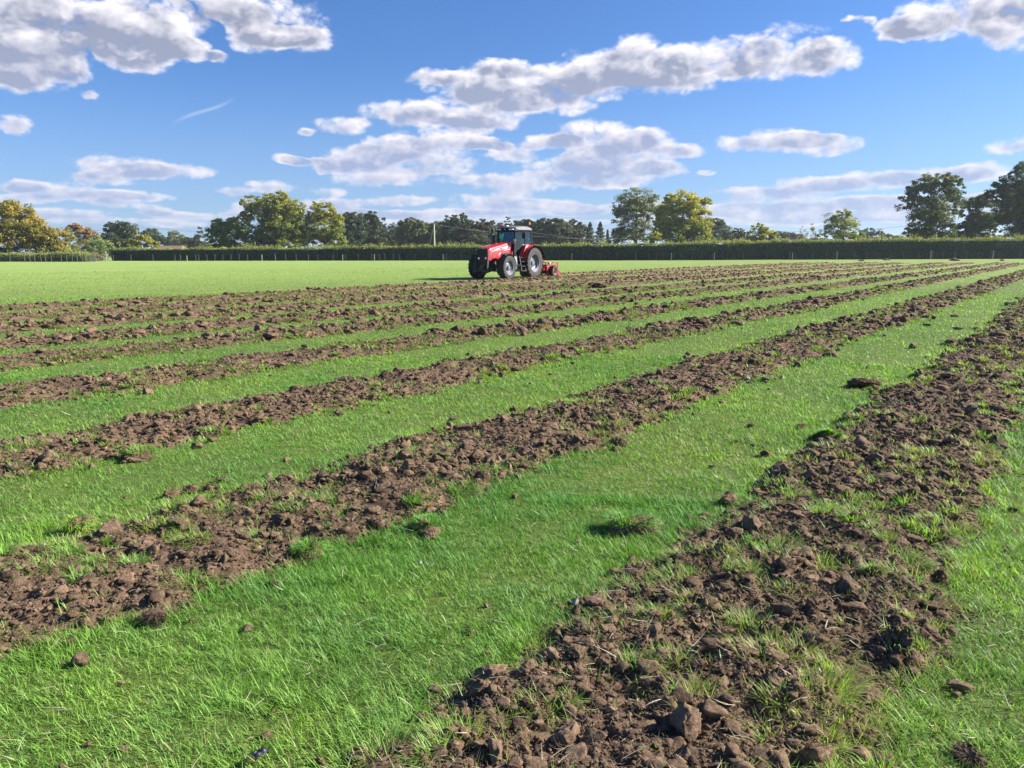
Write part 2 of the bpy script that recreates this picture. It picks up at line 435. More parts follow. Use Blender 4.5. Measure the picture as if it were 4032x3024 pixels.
def field_mat():
    m, n = new_mat('grass sward')
    pos = n.new('ShaderNodeNewGeometry').outputs['Position']
    a = n.noise(pos, 0.12, 5, 0.6); b = n.noise(pos, 1.1, 5, 0.65)
    fl = n.noise(n.vec('MULTIPLY', pos, (1.0, 1.0, 1.0)), 22.0, 5, 0.75)
    col = n.mix(smooth(n, a.outputs['Fac'], 0.35, 0.65), (0.116, 0.148, 0.024, 1), (0.148, 0.176, 0.030, 1))
    mp = n.new('ShaderNodeMapping', vector_type='TEXTURE'); n.l.new(pos, mp.inputs[0]); mp.inputs['Rotation'].default_value = (0, 0, math.atan2(0.8, 0.6)); mp.inputs['Scale'].default_value = (40, 1.6, 1)
    ml = n.noise(mp.outputs[0], 1.0, 3, 0.6)      # faint mowing and wheeling lines
    col = n.mix(smooth(n, ml.outputs['Fac'], 0.35, 0.65), n.vec('MULTIPLY', col, (0.86, 0.90, 0.92)), n.vec('MULTIPLY', col, (1.07, 1.04, 1.0)))
    col = n.mix(smooth(n, b.outputs['Fac'], 0.35, 0.7), n.vec('MULTIPLY', col, (0.78, 0.84, 0.85)), col)
    col = n.mix(smooth(n, fl.outputs['Fac'], 0.3, 0.68), n.vec('MULTIPLY', col, (0.55, 0.6, 0.6)), n.vec('MULTIPLY', col, (1.3, 1.25, 1.2)))
    p = n.new('ShaderNodeBsdfPrincipled'); n.l.new(col, p.inputs['Base Color'])
    p.inputs['Roughness'].default_value = 0.85; p.inputs['Specular IOR Level'].default_value = 0.2
    p.inputs['Sheen Weight'].default_value = 0.25; p.inputs['Sheen Tint'].default_value = (0.6, 0.9, 0.3, 1)
    bp = n.new('ShaderNodeBump'); bp.inputs['Strength'].default_value = 1.0; bp.inputs['Distance'].default_value = 0.05
    n.l.new(fl.outputs['Fac'], bp.inputs['Height']); n.l.new(bp.outputs[0], p.inputs['Normal'])
    finish(n, p.outputs[0]); return m

M_GRASS = leafy('grass blade', 0.42, 0.5, gloss=0.3, tgain=(1.2, 1.3, 0.5))
M_STRAW = leafy('dry stalk', 0.2, 0.7, tgain=(1, 1, 1))
M_LEAF = leafy('leaf', 0.33, 0.6, gain=(1.35, 1.35, 1.25), tgain=(1.3, 1.3, 0.5))
M_BARK = bark_mat('bark', (0.05, 0.042, 0.034), (0.13, 0.11, 0.09))
M_WOOD = bark_mat('weathered wood', (0.20, 0.18, 0.14), (0.36, 0.33, 0.27))
M_WOODNEW = bark_mat('pale treated wood', (0.32, 0.36, 0.22), (0.45, 0.48, 0.32))
# ------------------------------------------------------------------ the field
def gz(x, y):
    return 0.018 * vnoise(x * 0.45 + 5, y * 0.45, seed=77) + 0.010 * vnoise(x * 1.3, y * 1.3 + 9, seed=78)

E1, E2 = np.array([0.6, 0.8]), np.array([0.8, -0.6])
# tilled strips run parallel: t(s) = offset of the centre line, s = way along
STRIPS = [  # s from, s to, t0, slope, curve, half width
    (-1.0, 60, -1.06, 0.0, 0.0, 0.62), (-2.5, 96, -3.81, 0.005, 0.0, 0.64), (-1.0, 100, -6.55, 0.010, -0.0002, 0.60),
    (0.0, 104, -9.35, 0.012, 0.0, 0.62), (0.5, 100, -12.15, 0.010, 0.0, 0.66), (1.0, 101, -14.8, 0.012, 0.0, 0.68),
    (2.0, 96, -17.9, 0.006, 0.0, 0.86), (3.0, 97, -20.9, 0.003, 0.0, 0.92), (4.0, 95, -24.0, -0.008, 0.0, 0.86),
    (39.5, 94, -28.4, 0.012, 0.0, 0.70)]
def tcen(k, s):
    s0, s1, t0, a, b, hw = STRIPS[k]
    sc = np.minimum(s, 22.0)
    t = t0 + a * s + b * sc * sc + (b * 44.0 * np.maximum(s - 22.0, 0))
    return t + 0.06 * vnoise(s * 0.25, s * 0 + k * 7.3, seed=31) + 0.05 * vnoise(s * 0.9, s * 0 + k * 3.3, seed=32)

def edge_n(k, s, side):
    return 0.13 * fbm(s * 1.1, s * 0 + side * 5.1 + k * 2.7, o=3, seed=41) + 0.07 * vnoise(s * 5.5, s * 0 + side * 3.1 + k, seed=44)

def strip_in(x, y, grow=0.0):
    """How far inside a strip a point lies (metres; negative outside)."""
    s = x * E1[0] + y * E1[1]; t = x * E2[0] + y * E2[1]
    best = np.full_like(s, -9.0); which = np.full(s.shape, -1)
    for k, (s0, s1, t0, a, b, hw) in enumerate(STRIPS):
        d = t - tcen(k, s); e = np.where(d > 0, edge_n(k, s, 1), edge_n(k, s, -1))
        v = hw + e + grow - np.abs(d)
        v = np.minimum(v, np.minimum(s - s0, s1 - s) * 0.6)
        which = np.where(v > best, k, which); best = np.maximum(best, v)
    return best, which

def soil_h(x, y, ins, dist):
    """Surface height of the tilled soil; falls below the turf outside the strip."""
    base = 0.080 * (1 - np.exp(-np.maximum(ins, 0) * 7)) - 0.028
    base = np.where(ins < 0, -0.028 + ins * 0.6, base)
    amp = np.clip(ins * 5 + 0.4, 0, 1)
    h = 0.046 * fbm(x * 3.2, y * 3.2, o=2, seed=51)
    f1, f2, v = worley(x * 6.5 + 0.3 * vnoise(x * 9, y * 9, seed=3), y * 6.5 + 0.3 * vnoise(x * 9 + 5, y * 9, seed=4), seed=52)
    h = h + 0.028 * np.sqrt(np.clip(1 - (f1 / 0.8) ** 2, 0, 1)) * (0.1 + 1.0 * v ** 2) + 0.030 * (0.45 - np.abs(vnoise(x * 7, y * 7, seed=57))) + 0.022 * (0.4 - np.abs(vnoise(x * 14 + 3, y * 14, seed=59))) - 0.008
    g1, g2, v2 = worley(x * 17 + 0.5 * vnoise(x * 25, y * 25, seed=6), y * 17, seed=58)
    h = h + 0.020 * np.sqrt(np.clip(1 - (g1 / 0.75) ** 2, 0, 1)) * (0.3 + v2)
    h = h + 0.016 * (0.4 - np.abs(vnoise(x * 33, y * 33, seed=61))) + 0.010 * fbm(x * 50, y * 50, o=2, seed=62, g=0.7)
    return base + amp * h

# one ground sheet out to the horizon, fine near the camera
rr = np.concatenate([[0.0], np.geomspace(0.4, 160, 330), np.geomspace(170, 6000, 26)])
na = 420
aa = np.linspace(0, 2 * math.pi, na, endpoint=False)
RR, AA = np.meshgrid(rr, aa, indexing='ij')
X, Y = RR * np.sin(AA), RR * np.cos(AA)
Z = np.where(RR < 200, gz(X, Y), 0.0)
V = np.stack([X, Y, Z], -1).reshape(-1, 3)
i, j = np.meshgrid(np.arange(len(rr) - 1), np.arange(na), indexing='ij'); j2 = (j + 1) % na
Fq_ = np.stack([i * na + j, i * na + j2, (i + 1) * na + j2, (i + 1) * na + j], -1).reshape(-1, 4)
tag(mk('field', V, Fq_, field_mat(), smooth=True), 'wide green grass field reaching the far hedge', kind='structure')

rng = np.random.default_rng(7)
# tilled strips: raised crumbly soil, one object for each strip
for k, (s0, s1, t0, a, b, hw) in enumerate(STRIPS):
    ss = [s0 - 0.2]
    while ss[-1] < s1 + 0.2:
        s = ss[-1]; t = float(tcen(k, np.array([s]))[0]); d = math.hypot(s, t)
        d = max(d, 1.2); ss.append(s + max(0.010, 0.0046 * d))
    ss = np.array(ss); nt_ = 160 if k == 0 else (130 if k < 3 else 80)
    tt = np.linspace(-1, 1, nt_) * (hw + 0.35)
    SS, TT = np.meshgrid(ss, tt, indexing='ij'); TC = tcen(k, SS) + TT
    X = SS * E1[0] + TC * E2[0]; Y = SS * E1[1] + TC * E2[1]
    e = np.where(TT > 0, edge_n(k, SS, 1), edge_n(k, SS, -1))
    ins = np.minimum(hw + e - np.abs(TT), np.minimum(SS - s0, s1 - SS) * 0.6)
    Zs = soil_h(X, Y, ins, np.hypot(X, Y)) + gz(X, Y)
    V = np.stack([X, Y, Zs], -1).reshape(-1, 3)
    i, j = np.meshgrid(np.arange(len(ss) - 1), np.arange(nt_ - 1), indexing='ij')
    Fs = np.stack([i * nt_ + j, (i + 1) * nt_ + j, (i + 1) * nt_ + j + 1, i * nt_ + j + 1], -1).reshape(-1, 4)
    g = np.clip(0.96 + 0.15 * fbm(X * 1.7, Y * 1.7, o=3, seed=91), 0.6, 1.3).reshape(-1, 1)
    o = mk('tilled_soil', V, Fs, M_SOIL, smooth=True, col=np.repeat(g, 3, 1))
    tag(o, 'strip of freshly tilled brown soil across the grass', kind='structure')

# ------------------------------------------------------------------ lumps
def ico(sub):
    bm = bmesh.new(); bmesh.ops.create_icosphere(bm, subdivisions=sub, radius=1.0)
    V = np.array([v.co[:] for v in bm.verts]); Fc = np.array([[v.index for v in f.verts] for f in bm.faces]); bm.free()
    return V, Fc
ICO = {k: ico(k) for k in (1, 2, 3, 4, 5)}
def lump(sub, seed, rough=1.0):
    V, Fc = ICO[sub]; r = np.random.default_rng(seed); o = seed * 3.77
    P = V.copy()
    m = 1 + rough * (0.42 * vnoise(P[:, 0] * 1.5 + o, P[:, 1] * 1.3, P[:, 2] * 1.3, seed=5) + 0.22 * (0.5 - 1.5 * np.abs(vnoise(P[:, 0] * 2.6 + o, P[:, 1] * 2.6, P[:, 2] * 2.6, seed=6))) + (0.14 * vnoise(P[:, 0] * 6.5 + o, P[:, 1] * 6.5, P[:, 2] * 6.5, seed=8) if sub == 2 else 0))
    if sub > 2: m = m + rough * 0.22 * (0.4 - np.abs(vnoise(P[:, 0] * 5.5 + o, P[:, 1] * 5.5, P[:, 2] * 5.5, seed=8))) + rough * 0.11 * vnoise(P[:, 0] * 14 + o, P[:, 1] * 14, P[:, 2] * 14, seed=9)
    if sub > 3: m = m + rough * 0.06 * vnoise(P[:, 0] * 30 + o, P[:, 1] * 30, P[:, 2] * 30, seed=10)
    P = P * m[:, None]
    for _ in range(9):
        n = r.normal(size=3); n /= np.linalg.norm(n); d = P @ n; k = 0.42 + 0.30 * r.random()
        P = P - np.outer(np.maximum(d - k, 0) * 0.85, n)
    if sub >= 3:
        f_ = 1 + rough * (0.10 * (0.4 - np.abs(vnoise(V[:, 0] * 7 + o, V[:, 1] * 7, V[:, 2] * 7, seed=15))) + 0.07 * vnoise(V[:, 0] * 15 + o, V[:, 1] * 15, V[:, 2] * 15, seed=16))
        P = P * f_[:, None]
    return P * np.array([1, 0.85 + 0.2 * r.random(), 0.72 + 0.15 * r.random()]), Fc

def rot_rand(n, r, tilt=1.0):
    a, b, c = r.random(n) * 2 * math.pi, (r.random(n) - .5) * math.pi * tilt, r.random(n) * 2 * math.pi
    ca, sa, cb, sb, cc, sc = np.cos(a), np.sin(a), np.cos(b), np.sin(b), np.cos(c), np.sin(c)
    Rz = np.zeros((n, 3, 3)); Rz[:, 0, 0] = ca; Rz[:, 0, 1] = -sa; Rz[:, 1, 0] = sa; Rz[:, 1, 1] = ca; Rz[:, 2, 2] = 1
    Rx = np.zeros((n, 3, 3)); Rx[:, 0, 0] = 1; Rx[:, 1, 1] = cb; Rx[:, 1, 2] = -sb; Rx[:, 2, 1] = sb; Rx[:, 2, 2] = cb
    Rc = np.zeros((n, 3, 3)); Rc[:, 0, 0] = cc; Rc[:, 0, 1] = -sc; Rc[:, 1, 0] = sc; Rc[:, 1, 1] = cc; Rc[:, 2, 2] = 1
    return Rz @ Rx @ Rc

def scatter_lumps(P, rad, sub, r, nvar=10):
    """Real copies of a few lump shapes, merged; returns V, F, colour."""
    Vs, Fs, Cs, b = [], [], [], 0
    var = r.integers(0, nvar, len(P)); Rm = rot_rand(len(P), r, 0.5)
    for v in range(nvar):
        I = np.nonzero(var == v)[0]
        if not len(I): continue
        B, Fc = lump(sub, 100 + v + sub * 31)
        VV = np.einsum('nij,kj->nki', Rm[I], B) * (rad[I][:, None] * (0.62 + 0.7 * r.random((len(I), 3))))[:, None, :] * np.array([1.1, 1.1, 0.85]) + P[I][:, None, :]
        Fs.append((Fc[None] + (b + np.arange(len(I)) * len(B))[:, None, None]).reshape(-1, 3))
        Vs.append(VV.reshape(-1, 3)); b += len(I) * len(B)
        cc = 0.80 + 0.5 * r.random(len(I)); Cs.append(np.repeat(cc, len(B)))
    return np.concatenate(Vs), np.concatenate(Fs), np.repeat(np.concatenate(Cs)[:, None], 3, 1)

AZ = R(51)
def polar(n, r0, r1, r, power):
    """Points of the fan the camera looks over, density falling as distance ** -power."""
    u = r.random(n)
    if abs(power - 2) < 1e-6: d = r0 * (r1 / r0) ** u
    else: q = 2 - power; d = (r0 ** q + u * (r1 ** q - r0 ** q)) ** (1 / q)
    a = (r.random(n) * 2 - 1) * AZ
    return d * np.sin(a), d * np.cos(a), d

r = np.random.default_rng(11)
VV, FF, CC, base = [], [], [], 0
for (n, r0, r1, pw, lo, hi, sub) in ((38100, 1.2, 5.2, 0.8, 0.004, 0.011, 1), (40640, 5, 15, 1.3, 0.008, 0.020, 1), (11430, 1.2, 5.0, 0.8, 0.006, 0.020, 2), (2100, 1.2, 6.0, 0.8, 0.016, 0.042, 3), (90, 2.0, 6.0, 0.6, 0.040, 0.062, 4),
                                 (15240, 5.0, 16, 1.2, 0.012, 0.034, 2), (2000, 5.0, 18, 1.0, 0.030, 0.066, 3),
                                 (16510, 14, 45, 1.4, 0.022, 0.065, 1), (4200, 14, 50, 1.2, 0.05, 0.12, 3), (15240, 40, 98, 1.2, 0.05, 0.13, 1)):
    # try more points than wanted, keep those that land on a strip
    x, y, d = polar(n * 4, r0, r1, r, pw)
    ins, w = strip_in(x, y)
    keep = (ins > -0.02 - 0.06 * r.random(len(x)) ** 2) & (r.random(len(x)) < np.where(ins > 0, 1.0, 0.35))
    x, y, ins = x[keep][:n], y[keep][:n], ins[keep][:n]
    rad = lo * (hi / lo) ** (r.random(len(x)) ** 1.8)
    z = np.maximum(soil_h(x, y, ins, 0), 0.0) + gz(x, y) + rad * 0.25
    v, f, c = scatter_lumps(np.stack([x, y, z], -1), rad, sub, r)
    VV.append(v); FF.append(f + base); CC.append(c); base += len(v)
# crumbs thrown onto the grass beside the strips
x, y, d = polar(76000, 1.2, 30, r, 1.2)
ins, w = strip_in(x, y)
p = np.where(ins < 0, np.exp(ins * 6.5) * 0.08 + 0.0022, 0)
keep = r.random(len(x)) < p
x, y, d = x[keep], y[keep], d[keep]
rad = (0.010 + 0.035 * r.random(len(x)) ** 3) * np.clip(d / 6, 0.8, 2.2)
v, f, c = scatter_lumps(np.stack([x, y, gz(x, y) + 0.010 + rad * .25], -1), rad, 3, r)
VV.append(v); FF.append(f + base); CC.append(c)
tag(mk('soil_clods', np.concatenate(VV), np.concatenate(FF), M_SOIL, smooth=True, col=np.concatenate(CC)),
    'countless brown clods and crumbs lying on the tilled strips', kind='stuff')

# ------------------------------------------------------------------ grass
def blades(x, y, z, L, W_, ang, lean, curl, col, seg, tipcol=None, up=None):
    """Bent tapering blades. ang: compass direction of the lean, lean: 0 upright .. 1 flat, curl: extra bend."""
    n = len(x); ts = np.linspace(0, 1, seg + 1)
    dx, dy = np.cos(ang), np.sin(ang); sx, sy = -dy, dx
    px, py, pz = x.copy(), y.copy(), z.copy(); th = lean * 1.2
    V = np.zeros((n, 2 * seg + 1, 3)); step = L / seg
    for i in range(seg + 1):
        w = W_ * (1 - ts[i] ** 1.6) * 0.5
        if i < seg:
            V[:, 2 * i] = np.stack([px - sx * w, py - sy * w, pz], -1); V[:, 2 * i + 1] = np.stack([px + sx * w, py + sy * w, pz], -1)
        else: V[:, 2 * i] = np.stack([px, py, pz], -1)
        px = px + dx * np.sin(th) * step; py = py + dy * np.sin(th) * step; pz = pz + np.cos(th) * step; th = th + curl
    q = []
    for i in range(seg - 1):
        q += [[2 * i, 2 * i + 1, 2 * i + 3], [2 * i, 2 * i + 3, 2 * i + 2]]
    q.append([2 * seg - 2, 2 * seg - 1, 2 * seg])
    q = np.array(q); m = 2 * seg + 1
    Fc = (q[None] + (np.arange(n) * m)[:, None, None]).reshape(-1, 3)
    cc = np.repeat(col[:, None, :], m, 1)
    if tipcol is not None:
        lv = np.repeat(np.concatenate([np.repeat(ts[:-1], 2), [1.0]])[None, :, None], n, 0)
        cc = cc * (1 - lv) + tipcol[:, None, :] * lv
    return V.reshape(-1, 3), Fc, cc.reshape(-1, 3)

G1, G2, G3 = np.array([0.155, 0.350, 0.060]), np.array([0.305, 0.500, 0.088]), np.array([0.195, 0.380, 0.130])
GDRY = np.array([0.42, 0.36, 0.20])
def grass_col(x, y, r, dry=0.04):
    a = np.clip(0.5 + 1.2 * fbm(x * 0.9, y * 0.9, o=3, seed=21), 0, 1)[:, None]
    b = np.clip(0.5 + 1.0 * fbm(x * 2.7 + 4, y * 2.7, o=3, seed=22), 0, 1)[:, None]
    c = G1 * (1 - a) + G2 * a
    c = c * (1 - 0.45 * b) + G3 * 0.45 * b
    c = c * (0.55 + 0.85 * r.random((len(x), 1)))
    dm = r.random(len(x)) < dry * np.clip(1 + 3.0 * vnoise(x * 1.1 + 40, y * 1.1, seed=24), 0.1, 4)
    c[dm] = GDRY * (0.5 + 0.7 * r.random((dm.sum(), 1)))
    return c

def lawn(n, r0, r1, pw, seg, r, wmul=1.0):
    x, y, d = polar(n, r0, r1, r, pw)
    ins, w = strip_in(x, y)
    dens = np.where(ins > -0.02, np.where(ins < 0.05, 0.35, 0.0), 1.0)
    clump = np.clip(0.75 + 0.6 * fbm(x * 6, y * 6, o=2, seed=25), 0.25, 1)
    k = r.random(n) < dens * clump
    x, y, d = x[k], y[k], d[k]; n = len(x)
    # blades lie over in locally shared directions, with strays
    fa = 2 * math.pi * fbm(x * 1.2, y * 1.2, o=2, seed=26) * 1.6 + 7 * fbm(x * 8, y * 8, o=2, seed=28)
    ang = fa + r.normal(size=n) * 1.6
    hgt = np.clip(1 + 0.45 * fbm(x * 1.6, y * 1.6, o=3, seed=27) + 0.35 * vnoise(x * 9, y * 9, seed=29), 0.4, 1.7)
    near = np.clip((np.abs(ins[k]) < 0.15), 0, 1) * 0.25
    L = (0.024 + 0.042 * r.random(n) ** 1.6) * hgt * (1 + near) * np.clip(1 + (d - 10) / 60, 1, 1.0)
    Wd = np.maximum(0.0022 + 0.0020 * r.random(n), d * 0.00085 * (0.7 + 0.6 * r.random(n))) * wmul
    lean = np.clip(np.abs(r.normal(size=n)) * 0.55 + 0.38, 0.0, 1.35)
    curl = (0.10 + 0.9 * r.random(n) ** 1.5) * 1.6 / seg * 0.6
    c = grass_col(x, y, r, 0.05)
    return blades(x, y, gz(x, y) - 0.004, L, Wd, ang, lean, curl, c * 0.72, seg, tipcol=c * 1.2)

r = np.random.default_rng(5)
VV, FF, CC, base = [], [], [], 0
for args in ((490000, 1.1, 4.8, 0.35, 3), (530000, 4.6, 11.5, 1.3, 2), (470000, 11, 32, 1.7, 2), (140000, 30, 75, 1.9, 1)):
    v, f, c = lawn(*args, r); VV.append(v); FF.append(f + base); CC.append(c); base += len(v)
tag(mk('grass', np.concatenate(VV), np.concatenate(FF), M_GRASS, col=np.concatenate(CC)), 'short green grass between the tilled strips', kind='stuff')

# turned-over turf growing out of the strips: tufts of longer blades, and their dead thatch
r = np.random.default_rng(15)
VV, FF, CC, base = [], [], [], 0
for (n, r0, r1, pw, nb, seg, sz) in ((235, 1.2, 5.0, 0.7, 190, 3, 1.15), (1270, 1.2, 6.0, 0.7, 12, 3, 0.5), (820, 4.5, 13, 0.8, 80, 2, 1.05), (2600, 5, 15, 1.0, 10, 2, 0.6), (5334, 12, 34, 1.0, 26, 2, 1.1), (9525, 32, 97, 1.0, 12, 1, 1.3)):
    x, y, d = polar(n * 6, r0, r1, r, pw)
    ins, w = strip_in(x, y)
    pat = vnoise(x * 1.4, y * 1.4, seed=66)
    keep = (ins > -0.05) & (r.random(len(x)) < np.clip(0.38 + 0.45 * pat + 0.35 * (ins < 0.2), 0.05, 1))
    x, y, ins, d = x[keep][:n], y[keep][:n], ins[keep][:n], d[keep][:n]; n = len(x)
    z = np.maximum(soil_h(x, y, ins, 0), 0) + gz(x, y)
    R0 = (0.035 + 0.07 * r.random(n) ** 1.3) * sz * np.clip(d / 12, 1, 1.6)
    ta = r.random(n) * 2 * math.pi; tl = 0.1 + 0.75 * r.random(n)
    X = np.repeat(x, nb); Y = np.repeat(y, nb); Zr = np.repeat(z, nb); RR_ = np.repeat(R0, nb); m = len(X)
    rad = RR_ * np.sqrt(r.random(m)); pa = r.random(m) * 2 * math.pi
    X = X + rad * np.cos(pa); Y = Y + rad * np.sin(pa) * 0.8
    vx = np.cos(pa) * rad / RR_ * 0.7 + np.repeat(np.cos(ta) * tl, nb) + r.normal(size=m) * 0.3
    vy = np.sin(pa) * rad / RR_ * 0.7 + np.repeat(np.sin(ta) * tl, nb) + r.normal(size=m) * 0.3
    ang = np.arctan2(vy, vx); lean = np.clip(np.hypot(vx, vy) * 0.85 + 0.12, 0.05, 1.3)
    dd = np.repeat(d, nb)
    L = (0.030 + 0.055 * r.random(m) ** 1.3) * np.clip(dd / 12, 1, 1.2); Wd = np.maximum(0.0030 + 0.0015 * r.random(m), dd * 0.0012)
    c = grass_col(X, Y, r, 0.14)
    tone = np.repeat(r.random(n), nb)[:, None]
    far = np.clip(dd / 25, 0, 1)[:, None]
    c = c * (0.85 + 0.35 * tone) * (1 - 0.45 * far) + np.array([0.09, 0.065, 0.025]) * ((1 - tone) * 0.6 + 0.5 * far)
    v, f, c = blades(X, Y, Zr - 0.01, L, Wd, ang, lean, (0.15 + 0.8 * r.random(m)) / seg, c * 0.75, seg, tipcol=c * 1.15)
    VV.append(v); FF.append(f + base); CC.append(c); base += len(v)
tag(mk('turf_tufts', np.concatenate(VV), np.concatenate(FF), M_GRASS, col=np.concatenate(CC)), 'tufts of grass torn up and mixed into the tilled strips', kind='stuff')

# dry stalks on the grass, root fibres on the soil
r = np.random.default_rng(19)
VV, FF, CC, base = [], [], [], 0
for (n, r0, r1, pw, on, L0, L1, w0, zz) in ((3000, 1.9, 9, 1.2, False, 0.02, 0.12, 0.0030, 0.036), (2600, 8, 30, 1.5, False, 0.05, 0.13, 0.007, 0.040), (38000, 1.9, 6.5, 1.0, True, 0.010, 0.05, 0.0010, 0.022), (16000, 6, 20, 1.4, True, 0.03, 0.09, 0.0026, 0.022)):
    x, y, d = polar(n * (4 if on else 1), r0, r1, r, pw)
    ins, w = strip_in(x, y)
    k = (ins > 0) if on else (r.random(len(x)) < 0.8)
    x, y, ins, d = x[k][:n], y[k][:n], ins[k][:n], d[k][:n]; n = len(x)
    z = np.maximum(soil_h(x, y, ins, 0), 0) + gz(x, y) + zz * (0.4 + 0.8 * r.random(n))
    c = np.array([0.58, 0.53, 0.36]) * (0.5 + 0.8 * r.random((n, 1))) if not on else np.array([0.30, 0.21, 0.13]) * (0.5 + 0.9 * r.random((n, 1)))
    Wd = np.maximum(w0 * (0.6 + 0.8 * r.random(n)), d * 0.0004)
    v, f, c = blades(x, y, z, L0 + (L1 - L0) * r.random(n) ** 1.8, Wd, r.random(n) * 6.28, 1.0 + 0.25 * r.random(n), r.normal(size=n) * 0.16, c, 3)
    VV.append(v); FF.append(f + base); CC.append(c); base += len(v)
tag(mk('dry_stalks', np.concatenate(VV), np.concatenate(FF), M_STRAW, col=np.concatenate(CC)), 'pale dry stalks and root fibres strewn over grass and soil', kind='stuff')
# ------------------------------------------------------------------ foliage
def leaf_quads(P, N, size, r, jit=0.9):
    """A kite-shaped leaf spray at every point, its normal near N."""
    n = len(P)
    nrm = N + r.normal(size=(n, 3)) * jit; nrm /= np.linalg.norm(nrm, axis=1, keepdims=True) + 1e-9
    a = np.cross(nrm, r.normal(size=(n, 3))); a /= np.linalg.norm(a, axis=1, keepdims=True) + 1e-9
    b = np.cross(nrm, a); s = size[:, None] if hasattr(size, '__len__') else size
    k1 = s * (0.35 + 0.3 * r.random((n, 1))); k2 = s * (0.25 + 0.25 * r.random((n, 1)))
    bend = nrm * s * 0.18 * r.normal(size=(n, 1))
    V = np.stack([P - a * k1, P + b * k2 + bend, P + a * k1 * 1.1, P - b * k2 * (0.6 + 0.6 * r.random((n, 1))) + bend], 1)
    return V.reshape(-1, 3), np.arange(4 * n).reshape(-1, 4)

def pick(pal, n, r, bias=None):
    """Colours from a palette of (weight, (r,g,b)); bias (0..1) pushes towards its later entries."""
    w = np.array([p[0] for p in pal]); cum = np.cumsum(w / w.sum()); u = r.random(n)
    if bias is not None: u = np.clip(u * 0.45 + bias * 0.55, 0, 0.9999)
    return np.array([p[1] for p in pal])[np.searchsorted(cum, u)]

OAK = [(3, (.060, .090, .022)), (3, (.110, .140, .028)), (3, (.175, .185, .036)), (2, (.250, .220, .042)), (1, (.280, .190, .045))]
OAKGOLD = [(3, (.055, .080, .018)), (3, (.110, .120, .024)), (3, (.200, .165, .030)), (2, (.290, .195, .035)), (1, (.320, .165, .038))]
DARK = [(4, (.022, .040, .020)), (3, (.035, .055, .025)), (2, (.050, .068, .030)), (1, (.075, .078, .040))]
DARKBROWN = [(4, (.030, .040, .024)), (3, (.045, .052, .030)), (2, (.065, .062, .040)), (1, (.090, .070, .050))]
GREEN = [(3, (.055, .100, .032)), (3, (.090, .140, .042)), (2, (.130, .170, .050)), (1, (.160, .180, .060))]
PALE = [(3, (.080, .120, .040)), (3, (.120, .160, .055)), (2, (.160, .190, .070)), (1, (.190, .200, .090))]
YELLOW = [(3, (.085, .100, .025)), (3, (.160, .160, .030)), (2, (.250, .215, .035)), (1, (.290, .190, .035))]
RUST = [(3, (.080, .075, .030)), (3, (.150, .105, .040)), (2, (.220, .120, .045)), (1, (.160, .120, .040))]
GREYG = [(3, (.065, .085, .035)), (3, (.095, .115, .045)), (2, (.140, .140, .055)), (1, (.140, .110, .050))]
LIME = [(2, (.050, .075, .015)), (3, (.110, .135, .020)), (3, (.230, .230, .030)), (2, (.330, .270, .035))]

def crown_pts(lobes, dens, r, gap=0.35, shell=0.55):
    """Leaf positions, outward directions and relative heights over lobes (c, radii): leaves gather in clumps."""
    Ps, Ns, H = [], [], []
    zt = max(c[2] + q[2] for c, q in lobes); zb = min(c[2] - q[2] for c, q in lobes)
    for c, q in lobes:
        c = np.array(c); q = np.array(q)
        area = 4 * math.pi * ((q[0] * q[1]) ** 1.6 / 3 + (q[0] * q[2]) ** 1.6 / 3 + (q[1] * q[2]) ** 1.6 / 3) ** (1 / 1.6)
        nc = max(6, int(area / 2.3)); nl = max(3, int(dens * 2.6 * 2.7))
        d = r.normal(size=(nc, 3)); d /= np.linalg.norm(d, axis=1, keepdims=True)
        rf = shell + (1.04 - shell) * r.random(nc) ** 0.6
        cc = c + d * q * rf[:, None]
        keep = (vnoise(cc[:, 0] * 0.45 + 3, cc[:, 1] * 0.45, cc[:, 2] * 0.45 + 8, seed=7) > gap * 1.5 - 1.05)
        cc, d = cc[keep], d[keep]; nc = len(cc)
        cr = (0.38 + 0.45 * r.random(nc)) * min(1.0, max(0.4, q.min() * 0.42))
        o = r.normal(size=(nc, nl, 3)); o /= np.linalg.norm(o, axis=2, keepdims=True) + 1e-9
        o = o * (r.random((nc, nl, 1)) ** 0.45) * np.array([1.15, 1.15, 0.62])
        P = cc[:, None, :] + o * cr[:, None, None] * 1.5
        N = o * 0.6 + d[:, None, :] * 0.5 + np.array([0, 0, 0.35])
        Ps.append(P.reshape(-1, 3)); Ns.append(N.reshape(-1, 3))
        H.append(np.repeat(vnoise(cc[:, 0] * .35, cc[:, 1] * .35, cc[:, 2] * .35, seed=12) * 0.5 + 0.5 + 0.15 * r.normal(size=nc), nl))
    P = np.concatenate(Ps); return P, np.concatenate(Ns), np.concatenate(H), (P[:, 2] - zb) / max(0.1, zt - zb)

